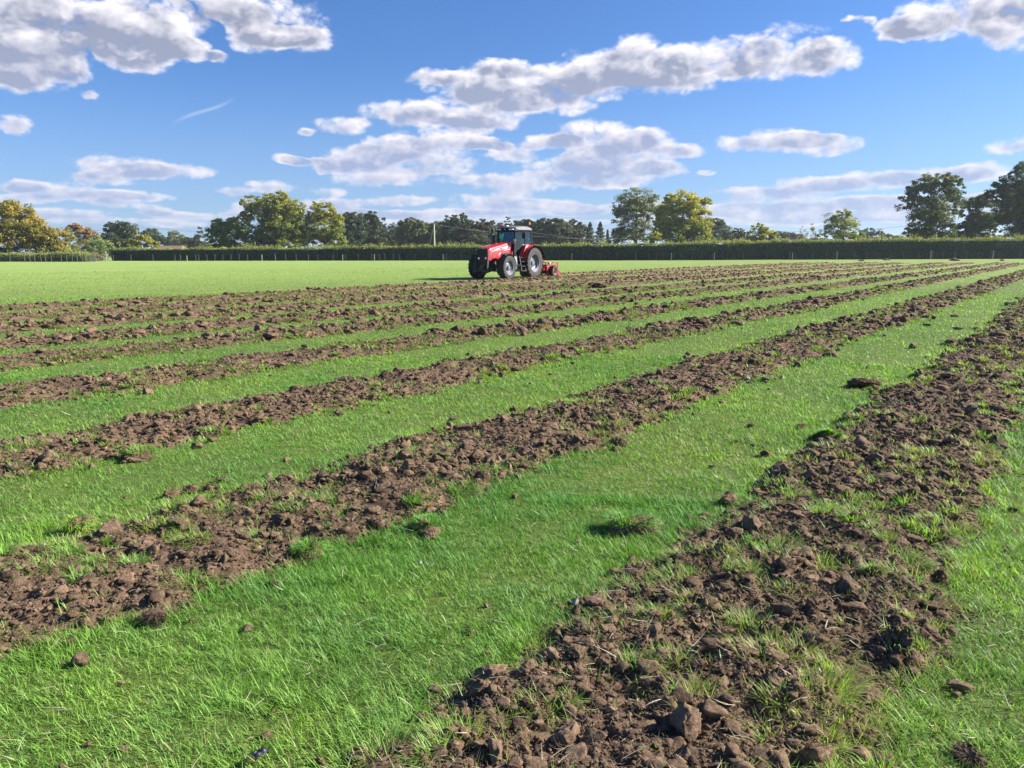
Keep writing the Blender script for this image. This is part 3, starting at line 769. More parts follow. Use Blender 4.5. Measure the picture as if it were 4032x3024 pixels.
def tree(name, label, Y, px, lobes_px, pal, dens=7.0, leaf=0.42, gap=0.35, trunk=0.0, shell=0.55, group=None, base_px=None, twigs=2, topbias=0.5, cat='tree', barkm=None, depthf=0.9, seed=None):
    """lobes_px: (x, y, half width, half height) in photograph pixels at distance Y; real size and depth follow."""
    seed = seed if seed is not None else int(px * 7 + Y); r = np.random.default_rng(seed)
    base = at_depth(px, 1000, Y); base[2] = 0.0
    root = empty(name, tuple(base)); tag(root, label, cat, group)
    k = Y / F_PX; lobes = []
    for (x, y, rx, ry) in lobes_px:
        c = at_depth(x, y, Y) - base; c[1] = r.normal() * 0.35 * rx * k * depthf
        q = (rx * k, max(rx, ry) * k * depthf, ry * k)
        lobes.append((c, q))
        for _ in range(5 if rx * k > 2.0 else (2 if rx * k > 1 else 0)):   # smaller bulges round each lobe
            d = r.normal(size=3); d /= np.linalg.norm(d); f = 0.38 + 0.2 * r.random()
            cc = c + d * np.array(q) * 0.72; cc[2] = max(cc[2], q[2] * f * 0.5)
            lobes.append((cc, tuple(np.array(q) * f)))
    P, N, Hn, hh = crown_pts(lobes, dens, r, gap, shell)
    ok = P[:, 2] > 0.1; P, N, Hn, hh = P[ok], N[ok], Hn[ok], hh[ok]
    sz = leaf * 0.80 * (0.6 + 0.8 * r.random(len(P)))
    V, Fc = leaf_quads(P, N, sz, r)
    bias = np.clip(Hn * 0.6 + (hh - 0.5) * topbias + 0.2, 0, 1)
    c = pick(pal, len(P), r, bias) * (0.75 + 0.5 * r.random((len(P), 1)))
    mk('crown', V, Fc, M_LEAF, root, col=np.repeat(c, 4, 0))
    # trunk and limbs reaching into every lobe
    mb = MB(); H = max(c[2] + q[2] for c, q in lobes); tr = trunk or max(0.10, H * 0.028)
    main = sorted(lobes[:], key=lambda l: -l[1][0])[:9 if twigs else 3]
    fork = min(H * 0.38, max(0.6, min(c[2] for c, q in main) * 0.75))
    sway = r.normal(size=2) * 0.15
    mb.tube([(0, 0, -0.2), (sway[0] * .5, sway[1] * .5, fork * 0.5), (sway[0], sway[1], fork), (sway[0] * 1.5, sway[1], min(H * 0.8, fork + (H - fork) * 0.6))], [tr * 1.35, tr, tr * 0.85, tr * 0.25], 9)
    for c_, q in main:
        e = Vector(c_); s0 = Vector((sway[0], sway[1], fork * (0.75 + 0.5 * r.random())))
        m1 = s0.lerp(e, 0.45) + Vector((0, 0, -0.10 * (e - s0).length if e.z > s0.z else 0.08 * (e - s0).length)) + Vector(r.normal(size=3) * 0.25)
        mb.tube([s0, m1, e], [tr * 0.5, tr * 0.3, tr * 0.10], 6)
        for _ in range(twigs * 2):
            d = Vector(r.normal(size=3)).normalized(); d.z = abs(d.z) * 0.8
            t0 = m1.lerp(e, r.random()); t1 = t0 + Vector((d.x * q[0], d.y * q[1], d.z * q[2])) * 0.85
            mb.tube([t0, t0.lerp(t1, 0.5) + Vector(r.normal(size=3) * 0.2), t1], [tr * 0.15, tr * 0.09, tr * 0.035], 4, cap=False)
    mb.build('trunk', barkm or M_BARK, root, angle=60)
    return root

def conifer(label, Y, px, top, w, pal, group, dens=1.0):
    r = np.random.default_rng(int(px)); base = at_depth(px, 1000, Y); base[2] = 0
    root = empty('conifer_tree', tuple(base)); tag(root, label, 'conifer', group)
    H = at_depth(px, top, Y)[2]; k = Y / F_PX; n = int(1500 * dens)
    z = r.random(n) ** 0.8 * H; tier = 0.85 + 0.25 * np.sin(z * 2 * math.pi / 0.9)
    rad = (1 - z / H) ** 0.75 * w * 1.15 * k * tier * r.random(n) ** 0.5 + 0.05; a = r.random(n) * 6.283
    P = np.stack([rad * np.cos(a), rad * np.sin(a), z - rad * 0.25 + 0.2], -1)
    N = np.stack([np.cos(a), np.sin(a), np.full(n, 0.4)], -1)
    V, Fc = leaf_quads(P, N, 0.30 + 0.25 * r.random(n), r)
    mk('crown', V, Fc, M_LEAF, root, col=np.repeat(pick(pal, n, r) * (0.7 + 0.5 * r.random((n, 1))), 4, 0))
    MB().tube([(0, 0, -.2), (0, 0, H * .5), (0, 0, H)], [0.16, 0.10, 0.02], 7).build('trunk', M_BARK, root, angle=60)
    return root

# big trees, traced lobe by lobe
tree('oak_tree', 'broad oak turning gold and orange at the left edge of the field', 150, 40,
     [(20, 850, 75, 55), (-60, 870, 80, 70), (90, 880, 65, 50), (130, 915, 55, 45), (40, 940, 90, 55), (-60, 960, 90, 50), (150, 960, 60, 45)], OAKGOLD, 8, 0.36, 0.22, trunk=0.45)
tree('oak_tree', 'golden-topped oak standing second from the left end, sloping down to the right', 152, 205,
     [(195, 915, 48, 38), (225, 945, 45, 45), (175, 960, 40, 50), (245, 975, 35, 35)], OAKGOLD, 8, 0.34, 0.25)
tree('willow_tree', 'pale olive willow between the golden oak and the rust-coloured tree', 165, 282, [(282, 960, 30, 42), (300, 985, 26, 30), (262, 990, 30, 25)], GREYG, 8, 0.34, 0.25)
tree('maple_tree', 'small rust-orange autumn tree behind the willow on the left', 200, 312, [(300, 905, 32, 22), (325, 930, 38, 35), (345, 960, 25, 30)], RUST, 8, 0.42, 0.25)
tree('willow_tree', 'low light-green willow bush in front of the dark holm oak', 175, 385, [(380, 965, 38, 32), (415, 975, 30, 28), (345, 985, 35, 22), (440, 990, 25, 20)], PALE, 8, 0.36, 0.25)
tree('holm_oak', 'dense dark green round tree beside the wooden power pole on the left', 215, 465, [(450, 905, 38, 35), (495, 910, 40, 36), (425, 935, 30, 30), (470, 950, 55, 35), (520, 935, 22, 28)], DARK, 9, 0.46, 0.15)
tree('hazel_bush', 'yellow autumn bush growing over the hedge below the power pole', 160, 555, [(560, 950, 38, 26), (590, 965, 30, 22), (520, 965, 35, 20), (485, 970, 25, 20)], YELLOW, 8, 0.32, 0.3, cat='bush')
tree('lime_tree', 'far blue-green round tree just right of the yellow bush', 300, 600, [(595, 925, 30, 22), (625, 938, 26, 22), (655, 950, 22, 16)], DARK, 8, 0.6, 0.15)
tree('poplar_tree', 'far pale grey-green tree rising behind the red barn roof', 330, 690, [(690, 935, 24, 22), (715, 950, 25, 20)], GREYG, 7, 0.6, 0.3)
tree('lime_tree', 'far low green tree right of the red barn roof', 300, 740, [(738, 948, 26, 16), (762, 958, 22, 14)], DARK, 8, 0.55, 0.15)
tree('larch_tree', 'thin dark spiky larch left of the big green thicket', 230, 786, [(786, 918, 10, 26), (784, 945, 20, 25), (770, 962, 22, 18)], DARKBROWN, 6, 0.4, 0.4)
tree('field_maple', 'wide mid-green thicket tree left of the tallest oak', 170, 900,
     [(860, 895, 38, 30), (915, 880, 38, 28), (960, 890, 40, 30), (840, 930, 38, 38), (905, 930, 55, 40), (985, 925, 40, 40), (870, 965, 60, 30), (960, 970, 55, 26), (1010, 965, 35, 28)], GREEN, 8, 0.38, 0.22, topbias=0.3)
tree('oak_tree', 'tallest broad olive-gold oak standing left of the middle', 172, 1085,
     [(1080, 800, 62, 40), (1110, 830, 75, 50), (990, 800, 42, 28), (975, 845, 30, 30), (1040, 850, 55, 45), (1165, 860, 50, 45), (1180, 910, 45, 42), (1110, 900, 80, 55), (1050, 920, 50, 45), (1135, 955, 70, 30), (1060, 965, 55, 25), (1190, 950, 30, 28)],
     OAK, 8, 0.38, 0.30, trunk=0.5)
tree('oak_tree', 'olive oak to the right of the tallest oak, before the dark wood', 175, 1285,
     [(1275, 830, 48, 32), (1240, 855, 35, 35), (1310, 860, 38, 30), (1330, 900, 28, 35), (1275, 900, 65, 45), (1240, 935, 45, 35), (1310, 945, 48, 30), (1335, 955, 22, 22)], OAK, 8, 0.38, 0.32, trunk=0.42)
tree('black_alder', 'dark ragged tree at the left end of the dark wood', 215, 1385, [(1375, 855, 30, 24), (1400, 880, 35, 40), (1365, 895, 25, 40), (1390, 935, 50, 40), (1375, 962, 40, 25)], DARK, 9, 0.46, 0.18)
tree('black_alder', 'dark taller tree with a spiky head, second in the dark wood', 218, 1455, [(1462, 848, 20, 18), (1445, 880, 34, 34), (1485, 872, 18, 24), (1450, 925, 50, 45), (1490, 950, 35, 35)], DARK, 9, 0.46, 0.22)
tree('birch_tree', 'thin see-through birch in the gap of the dark wood', 220, 1525, [(1512, 880, 12, 24), (1540, 900, 16, 26), (1520, 935, 40, 35), (1560, 925, 20, 22), (1550, 955, 30, 28)], DARKBROWN, 5, 0.34, 0.55)
tree('beech_tree', 'rounded green-topped tree left of the pale power pole', 212, 1620, [(1620, 880, 45, 22), (1590, 905, 32, 30), (1650, 905, 35, 28), (1620, 940, 65, 40)], [(3, (.035, .055, .025)), (3, (.060, .080, .035)), (2, (.100, .120, .045)), (1, (.12, .13, .05))], 9, 0.44, 0.18)
tree('cypress_tree', 'dark trimmed-looking conifer mass directly behind the pale power pole', 216, 1700, [(1690, 905, 35, 30), (1725, 900, 30, 25), (1700, 945, 50, 35), (1740, 940, 35, 35)], DARK, 9, 0.44, 0.12)
tree('black_alder', 'tall dark double-headed tree right of the pale power pole', 210, 1795, [(1775, 868, 26, 22), (1812, 862, 28, 22), (1760, 900, 30, 30), (1800, 905, 50, 40), (1830, 885, 22, 22), (1790, 950, 60, 35)], DARK, 9, 0.46, 0.18)
tree('ash_tree', 'grey-brown tree above the red bonnet, left of the exhaust pipe', 208, 1865, [(1865, 885, 28, 18), (1850, 910, 30, 35), (1885, 905, 30, 30), (1868, 945, 48, 38)], DARKBROWN, 8, 0.42, 0.28)
tree('ash_tree', 'dark tree directly behind the exhaust pipe', 210, 1918, [(1908, 873, 16, 18), (1930, 890, 20, 22), (1915, 925, 34, 42), (1950, 930, 25, 40)], DARKBROWN, 8, 0.42, 0.25)
tree('birch_tree', 'twiggy birch peeping over the front beacon of the cab', 225, 1998, [(1996, 868, 12, 16), (1985, 895, 26, 25), (2015, 900, 22, 22), (1990, 940, 40, 40)], DARKBROWN, 6, 0.38, 0.45)
tree('black_alder', 'dark bushy tree behind the middle of the cab roof', 214, 2052, [(2050, 880, 20, 18), (2030, 900, 26, 28), (2065, 905, 30, 35), (2050, 945, 45, 38)], DARK, 9, 0.44, 0.2)
tree('black_alder', 'dark tree behind the rear beacon of the cab', 212, 2092, [(2090, 880, 18, 17), (2110, 900, 22, 28), (2085, 925, 30, 45)], DARK, 9, 0.44, 0.2)
tree('ash_tree', 'grey-brown slender tree just right of the cab', 210, 2138, [(2140, 880, 26, 20), (2125, 910, 26, 35), (2155, 915, 28, 40), (2140, 955, 35, 30)], DARKBROWN, 8, 0.42, 0.25)
tree('black_alder', 'dark bushy tree above the red rear mudguard', 208, 2195, [(2180, 878, 24, 20), (2210, 890, 22, 24), (2195, 920, 45, 45), (2200, 955, 48, 30)], DARK, 9, 0.44, 0.18)
tree('black_alder', 'dark tree at the right end of the dark wood', 210, 2262, [(2252, 885, 24, 18), (2278, 900, 16, 26), (2235, 905, 26, 34), (2262, 940, 36, 42)], DARKBROWN, 9, 0.44, 0.2)
conifer('small dark spruce, left one of the pair before the tall airy lime', 215, 2322, 878, 40, DARK, 'spruces between the wood and the tall lime')
conifer('small dark spruce, right one of the pair before the tall airy lime', 213, 2362, 877, 40, DARK, 'spruces between the wood and the tall lime')
conifer('narrow very short dark cypress between the spruces and the tall lime', 214, 2391, 908, 17, DARK, None, 0.5)
tree('hawthorn_tree', 'dark ragged tree against the left foot of the tall airy lime', 200, 2425, [(2425, 905, 18, 18), (2440, 930, 28, 32), (2415, 950, 26, 26)], DARK, 6, 0.36, 0.4)
tree('lime_tree', 'tall airy rounded lime with sky showing through, right of the tractor', 172, 2505,
     [(2505, 775, 62, 38), (2455, 810, 40, 45), (2555, 810, 42, 45), (2505, 835, 70, 45), (2440, 860, 30, 45), (2570, 865, 35, 45), (2500, 890, 55, 40), (2455, 925, 45, 35), (2545, 925, 50, 30)],
     GREYG, 5.5, 0.32, 0.46, trunk=0.42, shell=0.5, twigs=4)
tree('hazel_bush', 'small yellow-green bush under the tall airy lime', 150, 2575, [(2575, 935, 26, 20), (2555, 950, 22, 18)], LIME, 7, 0.28, 0.3, cat='bush')
tree('oak_tree', 'dense yellow-green oak with a dark heart right of the airy lime', 165, 2685,
     [(2690, 795, 60, 38), (2630, 800, 35, 35), (2745, 810, 45, 35), (2780, 790, 22, 18), (2640, 860, 60, 50), (2700, 860, 65, 60), (2755, 865, 45, 50), (2665, 925, 75, 50), (2740, 925, 55, 45), (2785, 945, 30, 28), (2610, 905, 35, 35)],
     LIME, 9, 0.38, 0.24, trunk=0.5, twigs=2, topbias=0.9)
tree('holm_oak', 'dark round far tree behind the yellow-green oak', 235, 2815, [(2810, 880, 40, 24), (2845, 895, 30, 24), (2820, 925, 55, 32), (2870, 935, 28, 24)], DARK, 8, 0.46, 0.15)
tree('blackthorn_bush', 'low dark twiggy bush left of the yellow bush on the right side', 190, 2920, [(2905, 915, 28, 18), (2940, 920, 26, 18), (2930, 945, 45, 22)], DARKBROWN, 6, 0.36, 0.4, cat='bush')
tree('field_maple', 'short yellow-green maple above the hedge between the dark round tree and the pale ash', 165, 3005, [(2990, 905, 32, 24), (3020, 920, 30, 25), (3045, 935, 20, 24), (2990, 940, 40, 28), (3035, 955, 30, 18)], LIME, 9, 0.34, 0.2, topbias=0.2)
tree('lime_tree', 'long low dark far tree right of the yellow-green maple', 320, 3100, [(3080, 925, 30, 14), (3115, 928, 30, 13), (3145, 935, 24, 12)], DARKBROWN, 8, 0.55, 0.2)
tree('birch_tree', 'bare pinkish birch sapling poking above the hedge, left of the pale ash', 180, 3162, [(3162, 910, 14, 20), (3150, 930, 16, 20), (3175, 935, 18, 18)], [(2, (.16, .13, .11)), (1, (.12, .13, .07))], 3, 0.22, 0.6, barkm=M_WOOD)
tree('birch_tree', 'thin leafy sapling just left of the pale ash', 178, 3200, [(3200, 895, 10, 16), (3195, 920, 16, 22), (3215, 935, 18, 16)], GREYG, 5, 0.26, 0.45)
tree('hawthorn_tree', 'low green shrub row between the sapling and the pale ash', 150, 3215, [(3190, 955, 35, 14), (3235, 955, 35, 16), (3270, 960, 25, 14)], GREEN, 8, 0.28, 0.25, cat='bush')
tree('ash_tree', 'see-through pale ash with a yellow-green right side', 160, 3315,
     [(3310, 848, 36, 24), (3270, 865, 26, 30), (3340, 870, 34, 28), (3300, 895, 50, 35), (3265, 915, 32, 25), (3350, 905, 36, 32), (3375, 925, 26, 28), (3330, 935, 40, 22)],
     [(3, (.075, .10, .030)), (3, (.12, .145, .035)), (2, (.19, .20, .045)), (1, (.21, .15, .06))], 6, 0.30, 0.42, twigs=3)
tree('lime_tree', 'low dark far tree beside the far telegraph pole', 300, 3430, [(3420, 912, 28, 15), (3455, 928, 26, 18), (3400, 930, 22, 16)], DARK, 8, 0.5, 0.2)
tree('lime_tree', 'small low far tree right of the far telegraph pole', 310, 3515, [(3500, 932, 24, 11), (3530, 938, 20, 10)], DARKBROWN, 8, 0.5, 0.2)
tree('oak_tree', 'tall dark backlit oak with a thick trunk, left of the right-hand edge trees', 140, 3655,
     [(3670, 715, 55, 38), (3740, 725, 45, 35), (3620, 760, 45, 40), (3570, 790, 35, 38), (3700, 775, 75, 50), (3760, 790, 35, 45), (3640, 830, 70, 50), (3590, 880, 50, 40), (3700, 850, 50, 45), (3720, 905, 40, 35), (3600, 925, 50, 25), (3670, 930, 70, 30)],
     [(4, (.034, .055, .018)), (3, (.055, .078, .024)), (2, (.085, .100, .028)), (1, (.14, .13, .035))], 7.5, 0.34, 0.36, trunk=0.48, twigs=3)
tree('oak_tree', 'low spreading dark tree between the two tall trees on the right', 146, 3815,
     [(3830, 800, 50, 25), (3880, 790, 45, 28), (3800, 830, 30, 22), (3870, 840, 50, 28), (3820, 905, 55, 25), (3780, 925, 45, 20), (3900, 905, 40, 25), (3870, 935, 60, 18), (3930, 860, 40, 30), (3940, 930, 35, 20), (3850, 870, 60, 30), (3800, 880, 35, 30), (3900, 870, 45, 35)],
     [(4, (.034, .054, .018)), (3, (.055, .076, .024)), (1, (.09, .10, .03))], 9, 0.32, 0.28, trunk=0.28, twigs=3)
tree('oak_tree', 'very tall dark tree cut by the right edge of the picture', 132, 4020,
     [(4020, 690, 45, 40), (3975, 730, 50, 35), (4050, 740, 70, 60), (3960, 790, 60, 40), (4030, 810, 80, 60), (3920, 760, 32, 28), (4000, 870, 60, 40), (4060, 880, 70, 70), (4100, 760, 80, 90), (4010, 650, 16, 22), (4120, 900, 70, 70), (4050, 950, 50, 25)],
     [(4, (.026, .046, .016)), (3, (.042, .066, .020)), (1, (.085, .09, .026))], 9.5, 0.34, 0.22, trunk=0.55, twigs=2)
tree('poplar_tree', 'thin far pale poplars peeping over the hedge left of the tall backlit oak', 330, 3556, [(3550, 942, 8, 16), (3562, 945, 8, 14)], GREYG, 6, 0.5, 0.2, twigs=0)
# far low trees that close the horizon between the named ones
for i, (x0, x1, top, Yd, pal, lab) in enumerate([
    (655, 850, 950, 360, DARK, 'low far line of dark trees behind the barn roof'),
    (2860, 3260, 935, 380, DARKBROWN, 'low far line of brownish trees behind the maple and the ash'),
    (3380, 3600, 944, 380, DARKBROWN, 'low far line of trees behind the far telegraph pole')]):
    n_ = int((x1 - x0) / 38)
    for q_ in range(n_):
        xx = x0 + (q_ + 0.5) * (x1 - x0) / n_
        rr_ = np.random.default_rng(900 + i * 50 + q_)
        tree('distant_tree', lab, Yd, xx, [(xx, top + 16 + rr_.random() * 8, 26, 16), (xx + 12, top + 28, 26, 14)], pal, 6, 0.7, 0.15, group=lab, twigs=0)
# the dark wood behind is several trees deep: a second row closes the gaps
for q_, xx in enumerate(range(1362, 2296, 32)):
    rr_ = np.random.default_rng(1300 + q_)
    if 1505 < xx < 1570: tp_add = 22
    else: tp_add = 0
    tp = 884 + rr_.random() * 16
    tree('wood_tree', 'dark tree trunk and crown in the second row of the dark wood', 245, xx, [(xx, tp + tp_add + 22, 27, 26), (xx + 8, tp + tp_add + 56, 30, 32)], DARK, 7, 0.6, 0.08, group='second row of the dark wood', twigs=0)

# ------------------------------------------------------------------ hedges
def hedge(name, label, path, height, depth, pal, toppal, per_m, shoot, seed, core=True, leaf=0.16, jit=0.7):
    """path: ground points; height: one for each point."""
    r = np.random.default_rng(seed); path = np.array(path, float)
    seg = np.linalg.norm(np.diff(path, axis=0), axis=1); cum = np.concatenate([[0], np.cumsum(seg)]); L = cum[-1]
    def at(s):
        return np.interp(s, cum, path[:, 0]), np.interp(s, cum, path[:, 1]), np.interp(s, cum, height)
    root = empty(name, (path[0][0], path[0][1], 0)); tag(root, label, 'hedge'); org = np.array([path[0][0], path[0][1], 0])
    dirv = np.gradient(path, axis=0)
    def side(s):
        dx = np.interp(s, cum, dirv[:, 0]); dy = np.interp(s, cum, dirv[:, 1]); l = np.hypot(dx, dy); return -dy / l, dx / l
    n = int(L * per_m); s = r.random(n) * L
    x, y, h = at(s); sx, sy = side(s)
    h = h * (1 + 0.08 * vnoise(s * 0.12, s * 0, seed=3) + 0.06 * vnoise(s * 0.6, s * 0, seed=4))
    # over front face, back face and top
    u = r.random(n); prof = 0.07 * vnoise(s * 0.5, u * 6, seed=5) + 0.15 * vnoise(s * 1.8, u * 9, seed=6)
    front = u < 0.60; back = (u >= 0.60) & (u < 0.75)
    z = np.where(front | back, r.random(n) ** 0.9 * h, h + 0.05 * r.normal(size=n))
    off = np.where(front, -depth / 2 + 0.12 * r.normal(size=n) - prof * 0.8, np.where(back, depth / 2 + 0.12 * r.normal(size=n), (r.random(n) - .5) * depth))
    nearb = z / h; off = off * np.where(front | back, 0.86 + 0.18 * np.sin(np.clip(nearb, 0, 1) * math.pi), 1)
    P = np.stack([x + sx * off, y + sy * off, z], -1) - org
    N = np.stack([sx * np.sign(off), sy * np.sign(off), np.where(front | back, 0.25, 1.2)], -1)
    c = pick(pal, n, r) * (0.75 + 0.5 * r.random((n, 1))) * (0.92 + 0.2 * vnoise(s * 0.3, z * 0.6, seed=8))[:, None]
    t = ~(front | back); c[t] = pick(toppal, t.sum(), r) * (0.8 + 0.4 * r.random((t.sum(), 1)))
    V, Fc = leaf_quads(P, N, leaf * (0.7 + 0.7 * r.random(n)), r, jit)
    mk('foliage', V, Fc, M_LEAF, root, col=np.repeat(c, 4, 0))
    # upright unclipped shoots along the top
    m = int(L * shoot); s = r.random(m) * L; x, y, h = at(s); sx, sy = side(s)
    tall = np.clip(0.50 + 0.35 * vnoise(s * 0.2, s * 0, seed=13) + 0.40 * vnoise(s * 1.3, s * 0, seed=14) + 0.25 * vnoise(s * 4, s * 0, seed=15), 0.06, 1.5)
    nb = 7; S_ = np.repeat(np.arange(m), nb); zf = np.tile(np.linspace(0, 1, nb), m) + 0.1 * r.normal(size=m * nb)
    off = (r.random(m) - .5) * depth * 0.9; hh = tall * (0.3 + 0.8 * r.random(m))
    lx = r.normal(size=m) * 0.12; ly = r.normal(size=m) * 0.12
    P = np.stack([x[S_] + sx[S_] * off[S_] + lx[S_] * zf * hh[S_], y[S_] + sy[S_] * off[S_] + ly[S_] * zf * hh[S_], h[S_] * 0.98 + zf * hh[S_]], -1) + r.normal(size=(m * nb, 3)) * 0.05 - org
    V, Fc = leaf_quads(P, np.tile([0, 0, 0.3], (m * nb, 1)), leaf * (0.6 + 0.6 * r.random(m * nb)), r, 1.0)
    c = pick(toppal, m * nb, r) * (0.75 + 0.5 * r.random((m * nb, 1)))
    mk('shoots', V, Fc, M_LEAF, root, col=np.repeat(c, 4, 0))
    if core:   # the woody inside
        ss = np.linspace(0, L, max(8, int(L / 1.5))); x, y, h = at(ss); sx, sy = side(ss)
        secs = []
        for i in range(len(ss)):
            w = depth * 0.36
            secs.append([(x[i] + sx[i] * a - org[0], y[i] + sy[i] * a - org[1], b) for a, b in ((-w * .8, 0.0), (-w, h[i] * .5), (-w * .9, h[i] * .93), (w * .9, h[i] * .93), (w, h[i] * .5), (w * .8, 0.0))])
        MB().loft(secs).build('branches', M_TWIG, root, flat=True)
    return root

M_TWIG = bark_mat('shade coloured twigs', (0.010, 0.020, 0.010), (0.020, 0.030, 0.014))  # near-black green: the hedge's inner shade is put into the twig colour
HDARK = [(4, (.014, .050, .022)), (3, (.022, .066, .028)), (2, (.036, .082, .030)), (1, (.060, .090, .034))]  # face palette kept dark, the shadow on it put into the leaf colours
HTOP = [(3, (.140, .180, .050)), (3, (.200, .230, .070)), (2, (.260, .260, .100)), (1, (.280, .220, .100)), (1, (.080, .120, .035))]  # top palette brightened, sunlight on the shoots painted into their leaves
hp = [ground(x, y) for x, y in ((442, 1027), (1000, 1026.5), (1700, 1025.5), (2600, 1025.0), (3000, 1023), (3600, 1020.5), (4032, 1019), (4330, 1018))]
hp = [(x, y + 0.7) for x, y in hp]
hedge('long_hedge', 'long dark clipped hedge with sunlit shaggy top along the far side of the field', hp, [2.1, 2.15, 2.2, 2.45, 2.8, 3.0, 3.05, 3.05], 1.6, HDARK, HTOP, 300, 34, 1)
VER = [(3, (.160, .210, .070)), (3, (.220, .260, .095)), (2, (.270, .290, .120)), (1, (.28, .23, .12))]
lp = [ground(x, 1030.5) for x in (-230, -60, 120, 250, 345)]
hedge('bramble_hedge', 'low pale-green overgrown bramble hedge under the golden oaks on the left', [(x, y + 1.6) for x, y in lp], [1.3, 1.5, 1.3, 1.6, 1.2], 2.2, VER, HTOP, 260, 22, 2, jit=2.5)
tree('dogwood_bush', 'low purplish bush at the left end of the long hedge', 148, 375, [(370, 1008, 26, 16), (350, 1012, 22, 13), (392, 1015, 18, 10)], [(2, (.17, .12, .09)), (2, (.22, .16, .12)), (1, (.12, .11, .06))], 9, 0.18, 0.1, cat='bush')
tree('dogwood_bush', 'dark green bush filling the gap at the left end of the long hedge', 155, 425, [(405, 1000, 26, 20), (432, 1002, 26, 22), (380, 992, 30, 18)], GREEN, 9, 0.22, 0.1, cat='bush')

# ------------------------------------------------------------------ fences, stakes, poles, wires, barn
M_POST = bark_mat('grey fence post', (0.05, 0.048, 0.042), (0.11, 0.105, 0.09))
def post_mb(h, w, lean, r):
    t = 0.5 * w
    return MB().loft([[(-t, -t, -0.05), (t, -t, -0.05), (t, t, -0.05), (-t, t, -0.05)], [(-t + lean, -t, h * .97), (t + lean, -t, h * .97), (t + lean, t, h * .97), (-t + lean, t, h * .97)],
                      [(-t * .6 + lean, -t * .6, h), (t * .6 + lean, -t * .6, h), (t * .6 + lean, t * .6, h), (-t * .6 + lean, t * .6, h)]])
def fence(name, label, xs, base_y, side_off, seed, wires=(0.35, 0.65, 0.95)):
    r = np.random.default_rng(seed); pts = []
    for x in xs:
        gx, gy = ground(x, np.interp(x, *base_y)); pts.append((gx, gy + side_off))
    root = empty(name, (pts[0][0], pts[0][1], 0)); tag(root, label, 'fence'); o = pts[0]
    for i, (x, p) in enumerate(zip(xs, pts)):
        thick = x in THICK
        h = 1.12 + 0.12 * r.random(); pm = post_mb(h * (1.08 if thick else 1), 0.17 if thick else 0.075 + 0.03 * r.random(), r.normal() * 0.03 + (0.1 if x in LEAN else 0), r)
        ob = pm.build('post', M_POST, root, flat=True); ob.location = (p[0] - o[0], p[1] - o[1], 0)
    mb = MB()
    for z in wires: mb.tube([(p[0] - o[0], p[1] - o[1] - 0.06, z) for p in pts], 0.003, 4, cap=False)
    mb.build('wire', paint('fence wire', (0.12, 0.12, 0.12), 0.7, 0.3), root, flat=True)
    return root
THICK = {1086, 2503, 3358, 3106.7, 3665.7, 3755.7}
LEAN = {3358, 3666, 3894, 2443}
HX = [450, 520, 606, 692, 714, 774, 786, 818, 848, 880, 912, 944, 977, 1086, 1127, 1168, 1216, 1254, 1313, 1363, 1413, 1464.5, 1494, 1516, 1550, 1574, 1631.6, 1692, 1757, 1819, 1880, 1940, 2000, 2060, 2120, 2201.6, 2228.4,
      2295.7, 2363, 2428, 2499, 2503, 2554, 2583, 2608.5, 2649, 2680, 2724.6, 2759, 2805, 2841.4, 2884.8, 2925, 3014.5, 3106.7, 3128, 3195.6, 3248.5, 3278, 3358, 3408.5, 3449.3, 3501, 3552, 3612, 3665.7, 3708.6, 3755.7,
      3799.4, 3846, 3894, 3911, 3926, 4008.6, 4060, 4110]
BASEY = ([442, 1000, 1700, 2600, 3000, 3600, 4032, 4330], [1027.5, 1027, 1026, 1025.5, 1023.5, 1021, 1019.5, 1018.5])
fence('hedge_fence', 'post and wire fence along the foot of the long dark hedge', HX, BASEY, -0.3, 3)
fence('verge_fence', 'post and wire fence with pale posts in front of the bramble hedge', [-60, -10, 41, 97.5, 119, 137, 162, 180, 202, 243, 264, 285, 305, 324, 346.5, 372], ([-60, 400], [1032, 1031]), 0.0, 4)
for (x, y, h, lab) in ((425, 1029, 1.9, 'tall pale marker stake by the gap left of the long hedge'), (741.5, 1029, 1.0, 'pale marker stake in front of the hedge, first right of the purplish bush'),
                       (1035.5, 1029, 1.15, 'pale marker stake in front of the hedge below the tallest oak'), (1352, 1028, 1.1, 'pale marker stake in front of the hedge at the left end of the dark wood'),
                       (1476.6, 1028, 1.15, 'pale marker stake in front of the hedge below the gap in the dark wood'), (1746, 1027.5, 1.1, 'pale marker stake in front of the hedge just right of the pale power pole'),
                       (2250.8, 1027, 1.2, 'pale marker stake in front of the hedge right of the tractor'), (2640, 1027, 1.2, 'pale marker stake below the yellow-green oak'),
                       (2809, 1026.5, 1.2, 'pale marker stake below the dark round far tree'), (3115, 1025, 1.15, 'short pale marker stake beside the thick grey fence post'),
                       (3289, 1023.5, 1.3, 'pale marker stake in front of the hedge below the pale ash'), (3657, 1021, 1.4, 'pale marker stake below the trunk of the tall backlit oak'), (3900.6, 1020.5, 1.35, 'pale marker stake below the low spreading tree on the right')):
    gx, gy = ground(x, y); o = post_mb(h, 0.085, 0.01, None).build('marker_stake', M_WOODNEW, None, flat=True); o.location = (gx, gy - 0.5, 0)
    tag(o, lab, 'stake', 'marker stakes in front of the long hedge')

